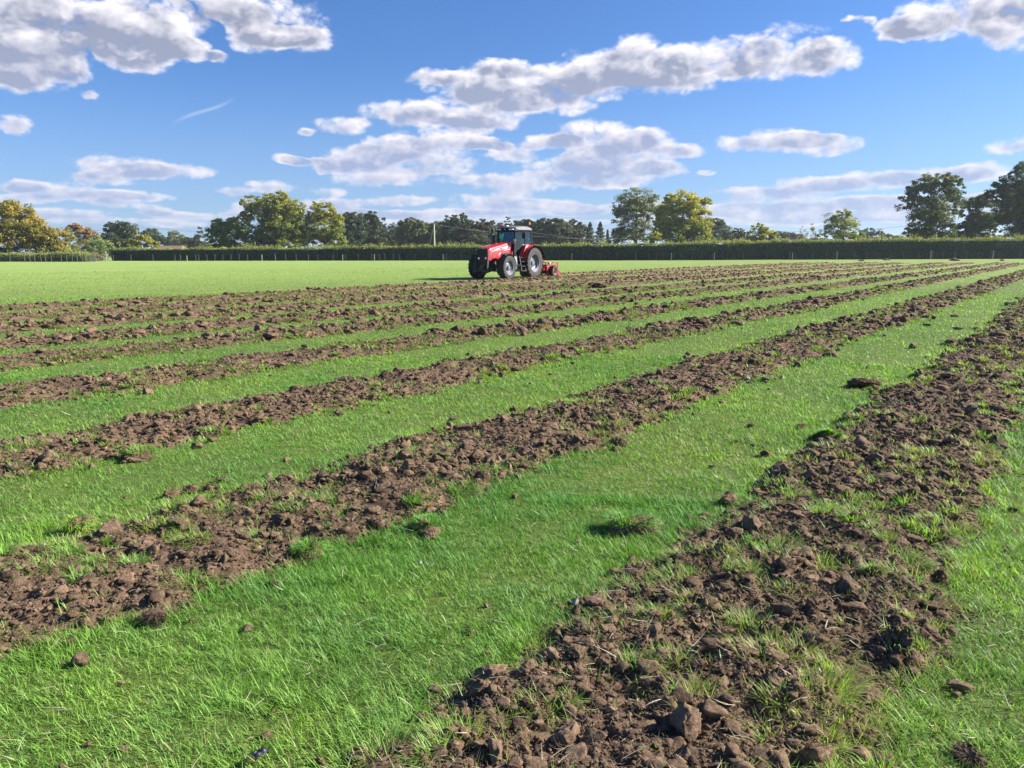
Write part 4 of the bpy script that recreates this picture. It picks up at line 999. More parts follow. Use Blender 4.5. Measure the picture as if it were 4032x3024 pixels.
def pole(name, label, px, top, Y, r0, mat, arm=0.0, stay=0.0):
    b = at_depth(px, 1000, Y); H = at_depth(px, top, Y)[2]
    root = empty(name, (b[0], Y, 0)); tag(root, label, 'power pole')
    MB().tube([(0, 0, -0.3), (0, 0, H * 0.5), (0, 0, H)], [r0 * 1.15, r0, r0 * 0.85], 10).build('shaft', mat, root, angle=60)
    if arm:
        MB().bar((-arm, 0, H - 0.25), (arm, 0, H - 0.25), 0.12, 0.12).bar((-arm * .6, 0, H - 0.25), (0, 0, H - 0.9), 0.06, 0.06).bar((arm * .6, 0, H - 0.25), (0, 0, H - 0.9), 0.06, 0.06).build('crossarm', mat, root, flat=True)
    for sx in ((-arm * .9, 0, arm * .9) if arm else (0,)):
        MB().tube([(sx, 0, H - 0.2 if arm and sx else H), (sx, 0, H + 0.12 if not (arm and sx) else H + 0.0)], [0.05, 0.035], 8).build('insulator', M_CERAMIC, root)
    if stay:
        MB().tube([(-stay, 0, -0.2), (-stay * 0.25, 0, H * 0.80), (0.0, 0, H * 0.97)], [0.07, 0.06, 0.05], 6).build('stay', mat, root)
    return root, Vector((b[0], Y, H))
M_CERAMIC = paint('insulator glaze', (0.25, 0.22, 0.20), 0.3)
p1, t1 = pole('power_pole', 'pale new wooden power pole with a leaning stay, left of the tractor', 1711, 884, 150, 0.16, M_WOODNEW, 0, 1.4)
p2, t2 = pole('power_pole', 'brown wooden power pole beside the dark holm oak on the left', 546, 893, 205, 0.16, bark_mat('old pole', (0.22, 0.15, 0.10), (0.34, 0.25, 0.18)), 0.6)
p3, t3 = pole('power_pole', 'far telegraph pole with a crossarm above the low trees on the right', 3458, 900, 260, 0.14, M_WOOD, 1.2)
p4, t4 = pole('power_pole', 'dark pole seen through the gap between the two tall trees on the right', 3733, 866, 190, 0.16, M_BARK, 0.5)
M_CABLE = paint('cable', (0.10, 0.11, 0.12), 0.6, 0.3)
def cable(label, a, b, sag, rad=0.022):
    a, b = Vector(a), Vector(b); pts = []
    for i in range(25):
        t = i / 24; p = a.lerp(b, t); p.z -= sag * 4 * t * (1 - t); pts.append(p - a)
    o = MB().tube(pts, rad, 5, cap=False).build('overhead_wire', M_CABLE, None, angle=80); o.location = a
    tag(o, label, 'wire', 'overhead power wires')
cable('overhead wire running from the brown pole to the pale pole', t2, t1, 1.6)
cable('overhead wire running from the pale pole behind the cab to the right', t1, at_depth(2900, 893, 215), 3.0)
cable('lower overhead wire crossing the dark wood right of the cab', at_depth(2030, 905, 190), at_depth(2560, 958, 215), 0.6)
cable('overhead wire above the low trees between the round tree and the tall backlit oak', at_depth(2800, 885, 215), t4 + Vector((0, 0, 0)), 2.3)
cable('overhead wire leaving the brown pole to the left edge', t2, at_depth(-150, 925, 200), 0.6)

def barn(label, x0, x1, eave, ridge, Y, roofm, wallm):
    a, b = at_depth(x0, eave, Y), at_depth(x1, eave, Y); w = b[0] - a[0]; H = a[2]; Rg = at_depth(x0, ridge, Y)[2]
    root = empty('barn', (a[0] + w / 2, Y + 4, 0)); tag(root, label, 'barn')
    MB().box((0, 0, H / 2), (w, 8, H)).build('wall', wallm, root, flat=True)
    MB().prism([(-4.4, H - .1), (4.4, H - .1), (4.4, H), (0, Rg), (-4.4, H)], -w / 2 - .3, w / 2 + .3).build('roof', roofm, root, flat=True).rotation_euler = (0, 0, R(90))
    return root
M_TILE = paint('red clay tile', (0.15, 0.075, 0.055), 0.8, dirt=0.5); M_RENDER = paint('pale render', (0.42, 0.40, 0.36), 0.9)
barn('low barn with a weathered red tiled roof half hidden behind the hedge on the left', 612, 700, 985, 967, 250, M_TILE, M_RENDER)
# the hay-coloured gate at the gap
gx, gy = ground(406, 1028)
g = empty('field_gate', (gx, gy, 0)); tag(g, 'small pale wooden field gate in the gap left of the long hedge', 'gate')
for z in (0.25, 0.5, 0.75, 1.0): MB().box((0, 0, z), (1.7, 0.05, 0.12)).build('rail', M_WOOD, g, flat=True)
for s_ in (-0.9, 0.9): MB().box((s_, 0, 0.6), (0.14, 0.14, 1.25)).build('gate_post', M_WOOD, g, flat=True)
# ------------------------------------------------------------------ single clods and bits one can point to
def clod(name, label, x, y, w, h, seed, cat='clod', turf=0, turf_top=False, parts=1, s=1.8228, mat=None, dark=1.0):
    gx, gy = ground(x * s, y * s); D = math.hypot(gx, gy, CAM_H); k = D / F_PX * s
    W_, H_ = w * k / 2, h * k / 2; r = np.random.default_rng(seed)
    root = empty(name, (gx, gy + W_ * 0.3, float(gz(np.array([gx]), np.array([gy]))[0])), 0.0 if turf_top else r.random() * 6) ; tag(root, label, cat)
    VV, FF, b = [], [], 0
    for i in range(parts):
        P, Fc = lump(5 if w > 40 else 4, seed + i, 1.25)
        sc = 1.0 if parts == 1 else 0.55 + 0.25 * r.random()
        off = np.array([0, 0, 0]) if parts == 1 else np.array([(i - (parts - 1) / 2) * W_ * 1.1, r.normal() * W_ * 0.2, 0])
        w_ = W_ if parts == 1 else W_ / parts * 1.5
        P = P * np.array([w_, w_ * 0.85, max(H_, 0.6 * w_)]) * (sc if parts == 1 else 0.8 + 0.35 * r.random()) * 1.12 + off + np.array([0, 0, H_ * 0.55 * sc])
        VV.append(P); FF.append(Fc + b); b += len(P)
    V = np.concatenate(VV)
    mk('soil', V, np.concatenate(FF), mat or M_SOIL, root, smooth=True, col=np.full((len(V), 3), dark))
    if turf:   # grass still growing from one side of the lump
        zt = V[:, 2].max()
        ok = np.nonzero(((V[:, 2] > zt * 0.45) & (V[:, 1] > -W_ * 0.55)) if turf_top else ((V[:, 0] < W_ * 0.15) & (V[:, 2] > zt * 0.25)))[0]
        q = V[r.choice(ok, turf)] + r.normal(size=(turf, 3)) * 0.004; n = turf
        a = np.arctan2(q[:, 1], q[:, 0]); rad = np.clip(np.hypot(q[:, 0], q[:, 1]) / W_, 0, 1.2)
        c = grass_col(q[:, 0] + gx, q[:, 1] + gy, r, 0.10) * 1.35
        v, f, c = blades(q[:, 0], q[:, 1], q[:, 2] - 0.004, (0.02 + 0.04 * r.random(n)) * max(1, D / 12), np.full(n, max(0.003, D * 0.0009)), a + r.normal(size=n) * 0.6, np.clip(0.25 + 0.6 * rad + 0.25 * r.normal(size=n), 0, 1.2), 0.3 + 0.3 * r.random(n), c * 0.7, 3, tipcol=c * 1.1)
        mk('turf', v, f, M_GRASS, root, col=c)
    # fine roots hanging from it
    if w < 38 or s < 1.5: return root
    n = 120; a = r.random(n) * 6.283; e = r.random(n)
    px_, py_, pz_ = np.cos(a) * W_ * 0.98 * np.cos(e), np.sin(a) * W_ * 0.8 * np.cos(e), H_ * (0.5 + 0.9 * np.sin(e))
    cc = np.array([0.26, 0.18, 0.11]) * (0.5 + 0.8 * r.random((n, 1)))
    v, f, c = blades(px_, py_, pz_, 0.02 + 0.03 * r.random(n), np.full(n, max(0.0011, D * 0.0003)), a, 0.5 + r.random(n), r.normal(size=n) * 0.4, cc, 3)
    mk('roots', v, f, M_STRAW, root, col=c)
    return root

clod('soil_clod', 'squarish pale brown clod on the grass at the lower left strip edge', 330, 1352, 52, 44, 1)
clod('soil_clod', 'pointed brown clod on the grass right of the middle strip', 1341, 962, 44, 30, 2)
clod('soil_clod', 'small dark pointed clod alone on the grass, right of the pointed brown clod', 1655, 985, 22, 20, 3, dark=0.92)
clod('turf_clod', 'arched slab of turned turf with a dark soil underside on the wide grass band', 1352, 1155, 108, 44, 4, turf=1100, turf_top=True, dark=0.92)
clod('turf_clod', 'grassy torn turf with a brown lump on its right, in the wide grass band', 928, 1150, 80, 34, 5, turf=700, parts=2)
clod('soil_clod', 'dark double clod on the grass left of the right-hand strip', 1880, 838, 56, 30, 6, parts=2, dark=0.95)
clod('soil_clod', 'low heap of brown clods on the grass above the lower left strip', 412, 1068, 70, 26, 7, parts=3)
clod('turf_clod', 'dark grassy clod on the upper edge of the lower left strip', 160, 1152, 58, 38, 8, turf=500)
clod('turf_clod', 'spiky tuft with a brown root ball at the lower edge of the lower left strip', 664, 1205, 54, 40, 9, turf=500, turf_top=True)
clod('soil_clod', 'small round clod alone on the grass below the lower left strip', 591, 1268, 27, 20, 10)
clod('soil_clod', 'rough dark double clod at the right edge of the big right-hand strip', 2020, 1275, 84, 58, 11, parts=2, dark=0.92)
clod('soil_clod', 'largest block of dark root-covered soil at the lower right strip edge', 1930, 1405, 132, 88, 12, parts=2, turf=120, dark=0.95)
clod('turf_clod', 'flat dark green tuft lying on the grass between two left-hand strips', 300, 992, 62, 20, 14, turf=600, turf_top=True, dark=0.95)
clod('turf_clod', 'round bushy grass tuft with soil at its left on the edge of the right-hand strip', 1795, 958, 58, 28, 15, turf=900, turf_top=True, dark=0.95)
clod('soil_clod', 'round clod at the left edge of the big right-hand strip', 1578, 1092, 42, 34, 16)
clod('soil_clod', 'tiny clod in the grass near the bottom edge, left of the big strip', 575, 1597, 26, 16, 17)
clod('soil_clod', 'tiny upright clod at the bottom edge between grass and strip', 690, 1648, 22, 24, 18)
clod('soil_clod', 'tiny clod in the middle of the lower grass band', 1016, 1372, 20, 14, 19)
clod('soil_clod', 'brown clod in the grass at the bottom right corner', 2100, 1648, 46, 22, 20)
clod('soil_clod', 'small dark clod on the grass near the white scrap, far side', 1622, 925, 20, 10, 21, dark=0.95)
clod('soil_heap', 'broad dark heap of soil on the strips right of the tractor', 1283, 622, 46, 17, 22, 'soil heap', parts=2, dark=0.85)
clod('soil_heap', 'dark mossy heap of soil just left of the broad dark heap', 1215, 622, 24, 12, 26, 'soil heap', turf=60, dark=0.85)
clod('soil_heap', 'dark soil heap at the end of the strips, first from the left', 3398, 1028, 26, 12, 23, 'soil heap', s=1, parts=2, dark=0.8)
clod('soil_heap', 'flat pale soil heap at the end of the strips, second from the left', 3491, 1025, 26, 7, 24, 'soil heap', s=1)
clod('soil_heap', 'soil heap in front of the hedge below the dark pole between the tall trees', 3764, 1027, 30, 13, 25, 'soil heap', s=1, parts=2, dark=0.8)
clod('soil_heap', 'soil heap at the end of the strips nearest the right edge', 3948, 1027, 26, 10, 27, 'soil heap', s=1, parts=2, dark=0.8)
clod('soil_clod', 'dark upright clod standing on the top left strips', 372, 652, 18, 14, 28, dark=0.7)
clod('soil_clod', 'brown clod at the far left end of the top strips', 86, 664, 22, 13, 29, dark=0.95)
clod('soil_clod', 'clod sticking up from the top strips between the left edge and the tractor', 273, 655, 22, 14, 30, dark=0.85)

# grey stone
def pebble(name, label, x, y, w, mat, seed, cat):
    gx, gy = ground(x * 1.8228, y * 1.8228); D = math.hypot(gx, gy, CAM_H); k = D / F_PX * 1.8228 * w / 2
    V, Fc = lump(4, seed, 0.45)
    o = mk(name, V * np.array([k, k, k * 0.95]), Fc, mat, smooth=True, loc=(gx, gy, 0.035 + k * 0.3)); tag(o, label, cat); return o
def stone_mat():
    m, n = new_mat('grey flint'); oc = n.new('ShaderNodeTexCoord').outputs['Object']
    no = n.noise(oc, 60, 6, 0.7); p = n.new('ShaderNodeBsdfPrincipled')
    n.l.new(n.ramp(no.outputs['Fac'], [(0.3, (0.12, 0.12, 0.13)), (0.6, (0.27, 0.27, 0.28))]), p.inputs['Base Color']); p.inputs['Roughness'].default_value = 0.7
    b = n.new('ShaderNodeBump'); b.inputs['Distance'].default_value = 0.004; n.l.new(no.outputs['Fac'], b.inputs['Height']); n.l.new(b.outputs[0], p.inputs['Normal'])
    finish(n, p.outputs[0]); return m
pebble('stone', 'round grey stone on the grass beside the big right-hand strip', 1244, 1318, 20, stone_mat(), 70, 'stone')
pebble('stone', 'small whitish stone in the grass, left of the lower right strip', 908, 1230, 9, stone_mat(), 71, 'stone')
# a scrap of dark plastic: crumpled sheet with thickness
def scrap(name, label, x, y, w, mat, seed, cat, hgt=0.5):
    gx, gy = ground(x * 1.8228, y * 1.8228); D = math.hypot(gx, gy, CAM_H); k = D / F_PX * 1.8228 * w / 2
    g = 14; u, v = np.meshgrid(np.linspace(-1, 1, g), np.linspace(-1, 1, g), indexing='ij')
    z = hgt * k * (0.9 * (1 - 0.5 * (u ** 2 + v ** 2)) + 0.6 * vnoise(u * 2.2 + seed, v * 2.2, seed=seed) + 0.25 * np.abs(vnoise(u * 5, v * 5 + seed, seed=seed + 1)))
    e = 1 + 0.22 * vnoise(u * 2, v * 2, seed=seed + 3)
    V = np.stack([u * k * e, v * k * e * 0.8, z], -1).reshape(-1, 3)
    i, j = np.meshgrid(np.arange(g - 1), np.arange(g - 1), indexing='ij')
    Fc = np.stack([i * g + j, (i + 1) * g + j, (i + 1) * g + j + 1, i * g + j + 1], -1).reshape(-1, 4)
    o = mk(name, V, Fc, mat, smooth=True, loc=(gx, gy, 0.03)); so = o.modifiers.new('thickness', 'SOLIDIFY'); so.thickness = 0.0012
    o.rotation_euler = (0, 0, seed); tag(o, label, cat); return o
scrap('plastic_scrap', 'crumpled dark blue-black plastic scrap in the grass at the bottom', 562, 1646, 26, paint('dark plastic film', (0.014, 0.017, 0.026), 0.5, dirt=0.1), 4, 'plastic scrap')
scrap('paper_scrap', 'torn white scrap lying on the grass between the strips', 1613, 824, 12, paint('white paper', (0.75, 0.75, 0.72), 0.8, dirt=0.1), 9, 'paper scrap', 0.8)
# ------------------------------------------------------------------ tractor
M_RED = paint('red enamel', (0.40, 0.008, 0.016), 0.35, dirt=0.15, coat=0.2)
M_SILVER = paint('silver grey enamel', (0.36, 0.38, 0.41), 0.4, metal=0.0, dirt=0.12)
M_RIM = paint('wheel silver', (0.15, 0.165, 0.20), 0.42, metal=0.3, dirt=0.5, dirtcol=(0.22, 0.18, 0.14))
M_TYRE = paint('tyre rubber', (0.018, 0.018, 0.020), 0.75, dirt=0.65, dirtcol=(0.10, 0.08, 0.065), scale=3.5)
M_BLACK = paint('black plastic', (0.010, 0.011, 0.013), 0.4, dirt=0.06, spec=0.15)
M_IRON = paint('dark cast iron', (0.030, 0.032, 0.036), 0.6, dirt=0.5)
M_MESH = paint('black grille mesh', (0.010, 0.010, 0.012), 0.7, dirt=0.1, bump=0.8, scale=20)
M_SEAT = paint('dark seat cloth', (0.022, 0.022, 0.026), 0.9, dirt=0.1)
M_INT = paint('grey dashboard plastic', (0.20, 0.22, 0.24), 0.7, dirt=0.1)
M_WHITE = paint('white decal', (0.50, 0.50, 0.50), 0.45, dirt=0.1)
M_DECRED = paint('dark red lettering', (0.30, 0.02, 0.03), 0.5, dirt=0.0)
M_AMBER = paint('amber lens', (0.75, 0.22, 0.02), 0.2, dirt=0.0)
M_REDLENS = paint('red orange lens', (0.70, 0.07, 0.02), 0.25, dirt=0.0)
M_LAMP = paint('clear lamp lens', (0.75, 0.77, 0.80), 0.12, metal=0.4, dirt=0.05)
def glass(name, tint, refl=0.10):
    m, n = new_mat(name)
    t = n.new('ShaderNodeBsdfTransparent'); t.inputs[0].default_value = (*tint, 1)
    g = n.new('ShaderNodeBsdfGlossy'); g.inputs['Roughness'].default_value = 0.03
    fr = n.new('ShaderNodeFresnel'); fr.inputs[0].default_value = 1.5
    mx = n.new('ShaderNodeMixShader'); n.l.new(n.math('ADD', fr.outputs[0], refl, clamp=True), mx.inputs[0])
    n.l.new(t.outputs[0], mx.inputs[1]); n.l.new(g.outputs[0], mx.inputs[2]); finish(n, mx.outputs[0]); return m
M_GLASS = glass('cab glass', (0.50, 0.64, 0.66), 0.03); M_GLASSG = glass('green tinted glass', (0.35, 0.72, 0.60), 0.10)

HEAD = math.atan2(-0.839, -0.545)
hx, hy = math.cos(HEAD), math.sin(HEAD); lx_, ly_ = -hy, hx
wx, wy = ground(2003, 1101)                      # where the near front wheel stands
TX = wx - 2.75 * hx - 1.10 * lx_; TY = wy - 2.75 * hy - 1.10 * ly_
T = empty('tractor', (TX, TY, 0.02), HEAD)
tag(T, 'red farm tractor with black cab frame and silver wheels working across the field', 'tractor')

def wheel(parent, c, rt, rr_, w, side, lugs, name='wheel', hubr=0.18, dish=0.5, tyrem=None, hubm=None):
    """Standing wheel turning about y; side +1 faces +y."""
    h = w / 2; s = side
    hub = MB()
    d0 = s * h * (0.15 if dish > 0.6 else 0.45)
    hub.lathe([(0.0, d0 + s * 0.08), (hubr * .6, d0 + s * 0.08), (hubr * .62, d0), (hubr, d0 - s * 0.01), (rr_ * .62, d0 - s * 0.03), (rr_ * .80, d0 + s * 0.03), (rr_ * .84, d0 - s * 0.05), (rr_ * .62, d0 - s * 0.07), (0.0, d0 - s * 0.07)], c, 36)
    for q in range(8):
        a = q * math.pi / 4; hub.tube([(c[0] + hubr * 1.12 * math.cos(a), c[1] + d0 - s * .03, c[2] + hubr * 1.12 * math.sin(a)), (c[0] + hubr * 1.12 * math.cos(a), c[1] + d0 + s * 0.03, c[2] + hubr * 1.12 * math.sin(a))], hubr * 0.13, 6)
    H = hub.build(name, hubm or M_RIM, parent)
    rim = MB()   # barrel with stepped walls and turned-out lips
    pr = [(rr_ * 1.03, h * .86), (rr_ * 1.06, h * .93), (rr_ * .99, h * .90), (rr_ * .94, h * .72), (rr_ * .86, h * .62), (rr_ * .83, h * .20), (rr_ * .80, -h * .2), (rr_ * .86, -h * .6), (rr_ * .94, -h * .72), (rr_ * 1.06, -h * .92), (rr_ * 1.0, -h * .80), (rr_ * .92, -h * .55), (rr_ * .88, 0), (rr_ * .92, h * .55), (rr_ * 1.0, h * .80)]
    rim.lathe(pr, c, 44, close=True); rim.build('rim', M_RIM, H)
    ty = MB()
    pr = [(rr_ * 1.0, h * .80), (rr_ * 1.10, h * .98), ((rr_ + rt) / 2 * 1.0, h * 1.06), (rt * .93, h * .98), (rt * .955, h * .86), (rt * .965, 0), (rt * .955, -h * .86), (rt * .93, -h * .98), ((rr_ + rt) / 2, -h * 1.06), (rr_ * 1.10, -h * .98), (rr_ * 1.0, -h * .80)]
    ty.lathe(pr, c, 56, close=True)
    for q in range(lugs):   # chevron bars, alternating halves
        for sd_ in (-1, 1):
            a0 = (q + (0.5 if sd_ > 0 else 0)) * 2 * math.pi / lugs; sw = 2 * math.pi / lugs * 1.25; V = []
            for (yy, da) in ((0.02, 0.0), (0.55, 0.45), (1.04, 1.0)):
                for rad in (rt * .94, rt * (1.0 if yy < 1 else .985)):
                    for e in (-0.5, 0.5):
                        a = a0 - da * sw + e * 0.045 * (1.74 / (2 * rt)) * 1.7
                        V.append((c[0] + rad * math.cos(a), c[1] + sd_ * yy * h, c[2] + rad * math.sin(a)))
            yy = 1.05; a = a0 - sw * 1.05
            Fc = []
            for k in (0, 4): Fc += [(k, k + 1, k + 5, k + 4), (k + 2, k + 6, k + 7, k + 3), (k, k + 4, k + 6, k + 2), (k + 1, k + 3, k + 7, k + 5)]
            Fc += [(0, 2, 3, 1), (8, 9, 11, 10)]; ty.add(V, Fc)
    ty.build('tyre', tyrem or M_TYRE, H, angle=30)
    return H

FR, RRr = 0.655, 0.87
for s_ in (1, -1):
    wheel(T, (2.75, s_ * 0.97, FR), FR, 0.385, 0.44, s_, 20, hubr=0.16, dish=0.4)
    wheel(T, (0.0, s_ * 0.90, RRr), RRr, 0.50, 0.50, s_, 22, hubr=0.20, dish=0.9)
# chassis: gearbox, engine block, axles
ch = MB()
ch.box((0.2, 0, 0.85), (1.5, 0.55, 0.6)).box((1.6, 0, 0.85), (1.6, 0.42, 0.5)).box((2.75, 0, 0.92), (1.5, 0.44, 0.5)).box((0, 0, RRr), (0.42, 1.3, 0.36))
ch.tube([(2.75, -0.75, FR), (2.75, -0.3, FR - .02), (2.75, 0.3, FR - .02), (2.75, 0.75, FR)], [0.13, 0.10, 0.10, 0.13], 12)
ch.box((2.75, 0, 0.60), (0.45, 0.35, 0.3)).box((1.35, 0.42, 0.62), (0.9, 0.35, 0.5)).box((1.35, -0.45, 0.62), (1.0, 0.4, 0.5)).box((2.2, 0.28, 0.95), (0.7, 0.18, 0.35)).box((3.35, 0, 0.85), (0.35, 0.5, 0.45))
ch.build('chassis', M_IRON, T, bevel=0.02)
# bonnet: sections from nose to windscreen
def sec(x, w, zb, zt, wt):
    return [(x, -w, zb), (x, -w, zt - .16), (x, -w * .93, zt - .06), (x, -wt * .6, zt - .012), (x, 0, zt), (x, wt * .6, zt - .012), (x, w * .93, zt - .06), (x, w, zt - .16), (x, w, zb)]
hood = MB()
hood.loft([sec(3.66, .34, 1.10, 1.60, .34), sec(3.60, .385, 1.03, 1.68, .37), sec(3.40, .405, 1.00, 1.735, .38), sec(3.0, .42, 1.03, 1.81, .39), sec(2.60, .425, 1.10, 1.88, .39), sec(2.25, .43, 1.22, 1.94, .40), sec(2.2, .43, 1.40, 1.95, .40), sec(1.85, .44, 1.46, 2.01, .41), sec(1.60, .45, 1.50, 2.045, .42), sec(1.45, .44, 1.52, 2.05, .41)])
HD = hood.build('bonnet', M_RED, T, angle=40)
MB().box((3.67, 0, 1.345), (0.03, 0.58, 0.50)).build('grille', M_MESH, HD, bevel=0.01)
fr_ = MB(); fr_.box((3.675, 0, 1.615), (0.04, 0.62, 0.04)).box((3.675, .305, 1.36), (0.04, 0.03, 0.55)).box((3.675, -.305, 1.36), (0.04, 0.03, 0.55)).build('grille_frame', M_BLACK, HD, bevel=0.008)
for s_ in (1, -1):
    hl_ = MB().lathe([(0, 0.03), (0.058, 0.02), (0.070, -0.02), (0, -0.02)], (0, 0, 0), 18).build('headlight', M_LAMP, HD)
    hl_.location = (3.685, s_ * 0.235, 1.15); hl_.rotation_euler = (0, 0, R(-90))
    # flank markings, 3 mm proud of the bonnet side
    def flank(poly, name, mat, y=0.0, par=HD):
        """poly in (x, z); follows the slightly tapering bonnet flank."""
        mb = MB(); n_ = len(poly)
        def yy(x): return float(np.interp(x, [1.45, 1.6, 1.85, 2.2, 2.6, 3.0, 3.4, 3.6], [.44, .45, .44, .43, .425, .42, .405, .385]))
        V = [(x, s_ * (yy(x) + 0.003), z) for x, z in poly] + [(x, s_ * (yy(x) + 0.010 + y), z) for x, z in poly]
        Fc = [tuple(range(n_)), tuple(range(2 * n_ - 1, n_ - 1, -1))] + [(i, i + n_, (i + 1) % n_ + n_, (i + 1) % n_) for i in range(n_)]
        return mb.add(V, Fc).build(name, mat, par, flat=True)
    flank([(3.10, 1.535), (3.0, 1.655), (2.6, 1.715), (2.2, 1.77), (1.85, 1.825), (1.62, 1.86), (1.62, 1.70), (1.85, 1.675), (2.2, 1.635), (2.6, 1.60)], 'side_stripe', M_SILVER)
    flank([(3.24, 1.50), (3.17, 1.60), (3.09, 1.615), (3.16, 1.515)], 'side_stripe', M_WHITE)
    flank([(3.37, 1.47), (3.33, 1.56), (3.28, 1.57), (3.32, 1.48)], 'side_stripe', M_WHITE)
    flank([(2.25, 1.545), (2.2, 1.60), (1.62, 1.66), (1.62, 1.62), (1.9, 1.585)], 'model_band', M_SILVER)
    flank([(2.72, 1.29), (2.60, 1.49), (2.50, 1.30)], 'warning_triangle', M_WHITE)
    flank([(3.30, 1.15), (3.32, 1.42), (2.98, 1.44), (3.02, 1.25), (3.18, 1.12)], 'side_grille', paint('red mesh', (0.20, 0.02, 0.025), 0.6, bump=0.8, scale=16))
    flank([(2.42, 1.33), (2.30, 1.42), (1.9, 1.50), (1.65, 1.53), (1.65, 1.34), (2.2, 1.27)], 'air_scoop', M_RED, 0.035)
    for q in range(4):
        x_ = 2.16 - q * 0.125
        flank([(x_, 1.33), (x_ + 0.055, 1.44), (x_ - 0.01, 1.455), (x_ - 0.065, 1.345)], 'air_slot', M_MESH, 0.042)
    flank([(2.66, 1.055), (2.66, 1.15), (2.60, 1.15), (2.60, 1.06)], 'side_marker', M_AMBER, 0.01)
    cu = bpy.data.curves.new('maker_lettering', 'FONT'); cu.body = 'MASSEY FERGUSON'; cu.size = 0.098; cu.align_x = 'CENTER'; cu.align_y = 'CENTER'; cu.extrude = 0.002
    lt = bpy.data.objects.new('lettering', cu); C.objects.link(lt); cu.materials.append(M_DECRED); lt.parent = HD
    e_ = Matrix.Rotation(math.radians(90), 4, 'X')
    tilt = Matrix.Rotation(math.radians(-8.5), 4, 'Y')
    if s_ > 0: lt.matrix_local = Matrix.Translation((2.20, 0.430 + 0.0135, 1.703)) @ Matrix.Rotation(math.radians(180), 4, 'Z') @ Matrix.Rotation(math.radians(-8.0), 4, 'Y') @ e_
    else: lt.matrix_local = Matrix.Translation((2.20, -0.430 - 0.0135, 1.703)) @ Matrix.Rotation(math.radians(8.0), 4, 'Y') @ e_
bpy.context.view_layer.update()
for o_ in [o for o in bpy.data.objects if o.type == 'FONT']:     # lettering as plain meshes
    me_ = bpy.data.meshes.new_from_object(o_.evaluated_get(bpy.context.evaluated_depsgraph_get()))
    q_ = bpy.data.objects.new('lettering_mesh', me_); C.objects.link(q_); q_.parent = o_.parent; q_.matrix_local = o_.matrix_local.copy()
    bpy.data.objects.remove(o_, do_unlink=True); q_.name = 'lettering'
# badge on the nose
MB().box((3.655, 0, 1.665), (0.02, 0.07, 0.045)).build('badge', M_SILVER, HD, bevel=0.006)
# heat shield between bonnet and cab
MB().box((1.52, 0.30, 1.38), (0.25, 0.26, 0.38)).box((1.52, -0.30, 1.38), (0.25, 0.26, 0.38)).build('heat_shield', M_IRON, T, bevel=0.02)

# cab
cab = empty('cab', (0, 0, 0)); cab.parent = T
ZF, ZR = 1.22, 2.68
A = {s: (Vector((1.42, s * .56, 1.28)), Vector((1.22, s * .57, ZR))) for s in (1, -1)}      # front pillars
B = {s: (Vector((0.45, s * .74, 1.30)), Vector((0.40, s * .66, ZR))) for s in (1, -1)}      # door pillars
Dp = {s: (Vector((-.42, s * .66, 1.62)), Vector((-.30, s * .62, ZR))) for s in (1, -1)}     # rear pillars
for s_ in (1, -1):
    for q in (A, B, Dp): MB().bar(q[s_][0], q[s_][1], 0.085, 0.10).build('pillar', M_BLACK, cab, bevel=0.012)
fl = MB(); fl.box((0.55, 0, 1.17), (1.75, 1.30, 0.14)).box((0.62, 0, 1.28), (1.5, 1.18, 0.07))
fl.bar(A[1][0], A[-1][0], 0.06, 0.07).bar(A[1][1], A[-1][1], 0.08, 0.10).bar(Dp[1][1], Dp[-1][1], 0.08, 0.10)
for s_ in (1, -1):
    fl.bar(A[s_][1], Dp[s_][1], 0.07, 0.10)
    fl.bar(Vector((1.36, s_ * .575, 1.72)), Vector((1.40, s_ * .57, 1.30)), 0.05, 0.05)
fl.bar(Vector((1.36, .56, 1.82)), Vector((1.36, -.56, 1.82)), 0.05, 0.05)
fl.build('cab_frame', M_BLACK, cab, bevel=0.01)
def pane(pts, mat, name='window', th=0.006):
    pts = [Vector(p) for p in pts]; nrm = (pts[1] - pts[0]).cross(pts[2] - pts[0]).normalized() * th
    n_ = len(pts); V = pts + [p + nrm for p in pts]
    return MB().add(V, [tuple(range(n_)), tuple(range(2 * n_ - 1, n_ - 1, -1))] + [(i, i + n_, (i + 1) % n_ + n_, (i + 1) % n_) for i in range(n_)]).build(name, mat, cab, flat=True)
pane([(1.41, .53, 1.50), (1.24, .535, ZR - .03), (1.24, -.535, ZR - .03), (1.41, -.53, 1.50)], M_GLASS, 'windscreen')
for s_ in (1, -1):
    pane([(1.37, s_ * .575, 1.34), (0.47, s_ * .75, 1.36), (0.42, s_ * .675, ZR - .05), (1.20, s_ * .585, ZR - .05)], M_GLASS, 'door_window')
    pane([(0.42, s_ * .74, 1.70), (-.40, s_ * .67, 1.78), (-.29, s_ * .63, ZR - .06), (0.37, s_ * .67, ZR - .05)], M_GLASS, 'side_window')
pane([(-.43, .62, 1.75), (-.32, .60, ZR - .06), (-.32, -.60, ZR - .06), (-.43, -.62, 1.75)], M_GLASSG, 'rear_window')
rg = pane([(-.44, .66, 1.70), (-.34, .63, ZR - .04), (-.60, .50, ZR - .08), (-.62, .56, 1.72)], M_GLASSG, "rear_window")
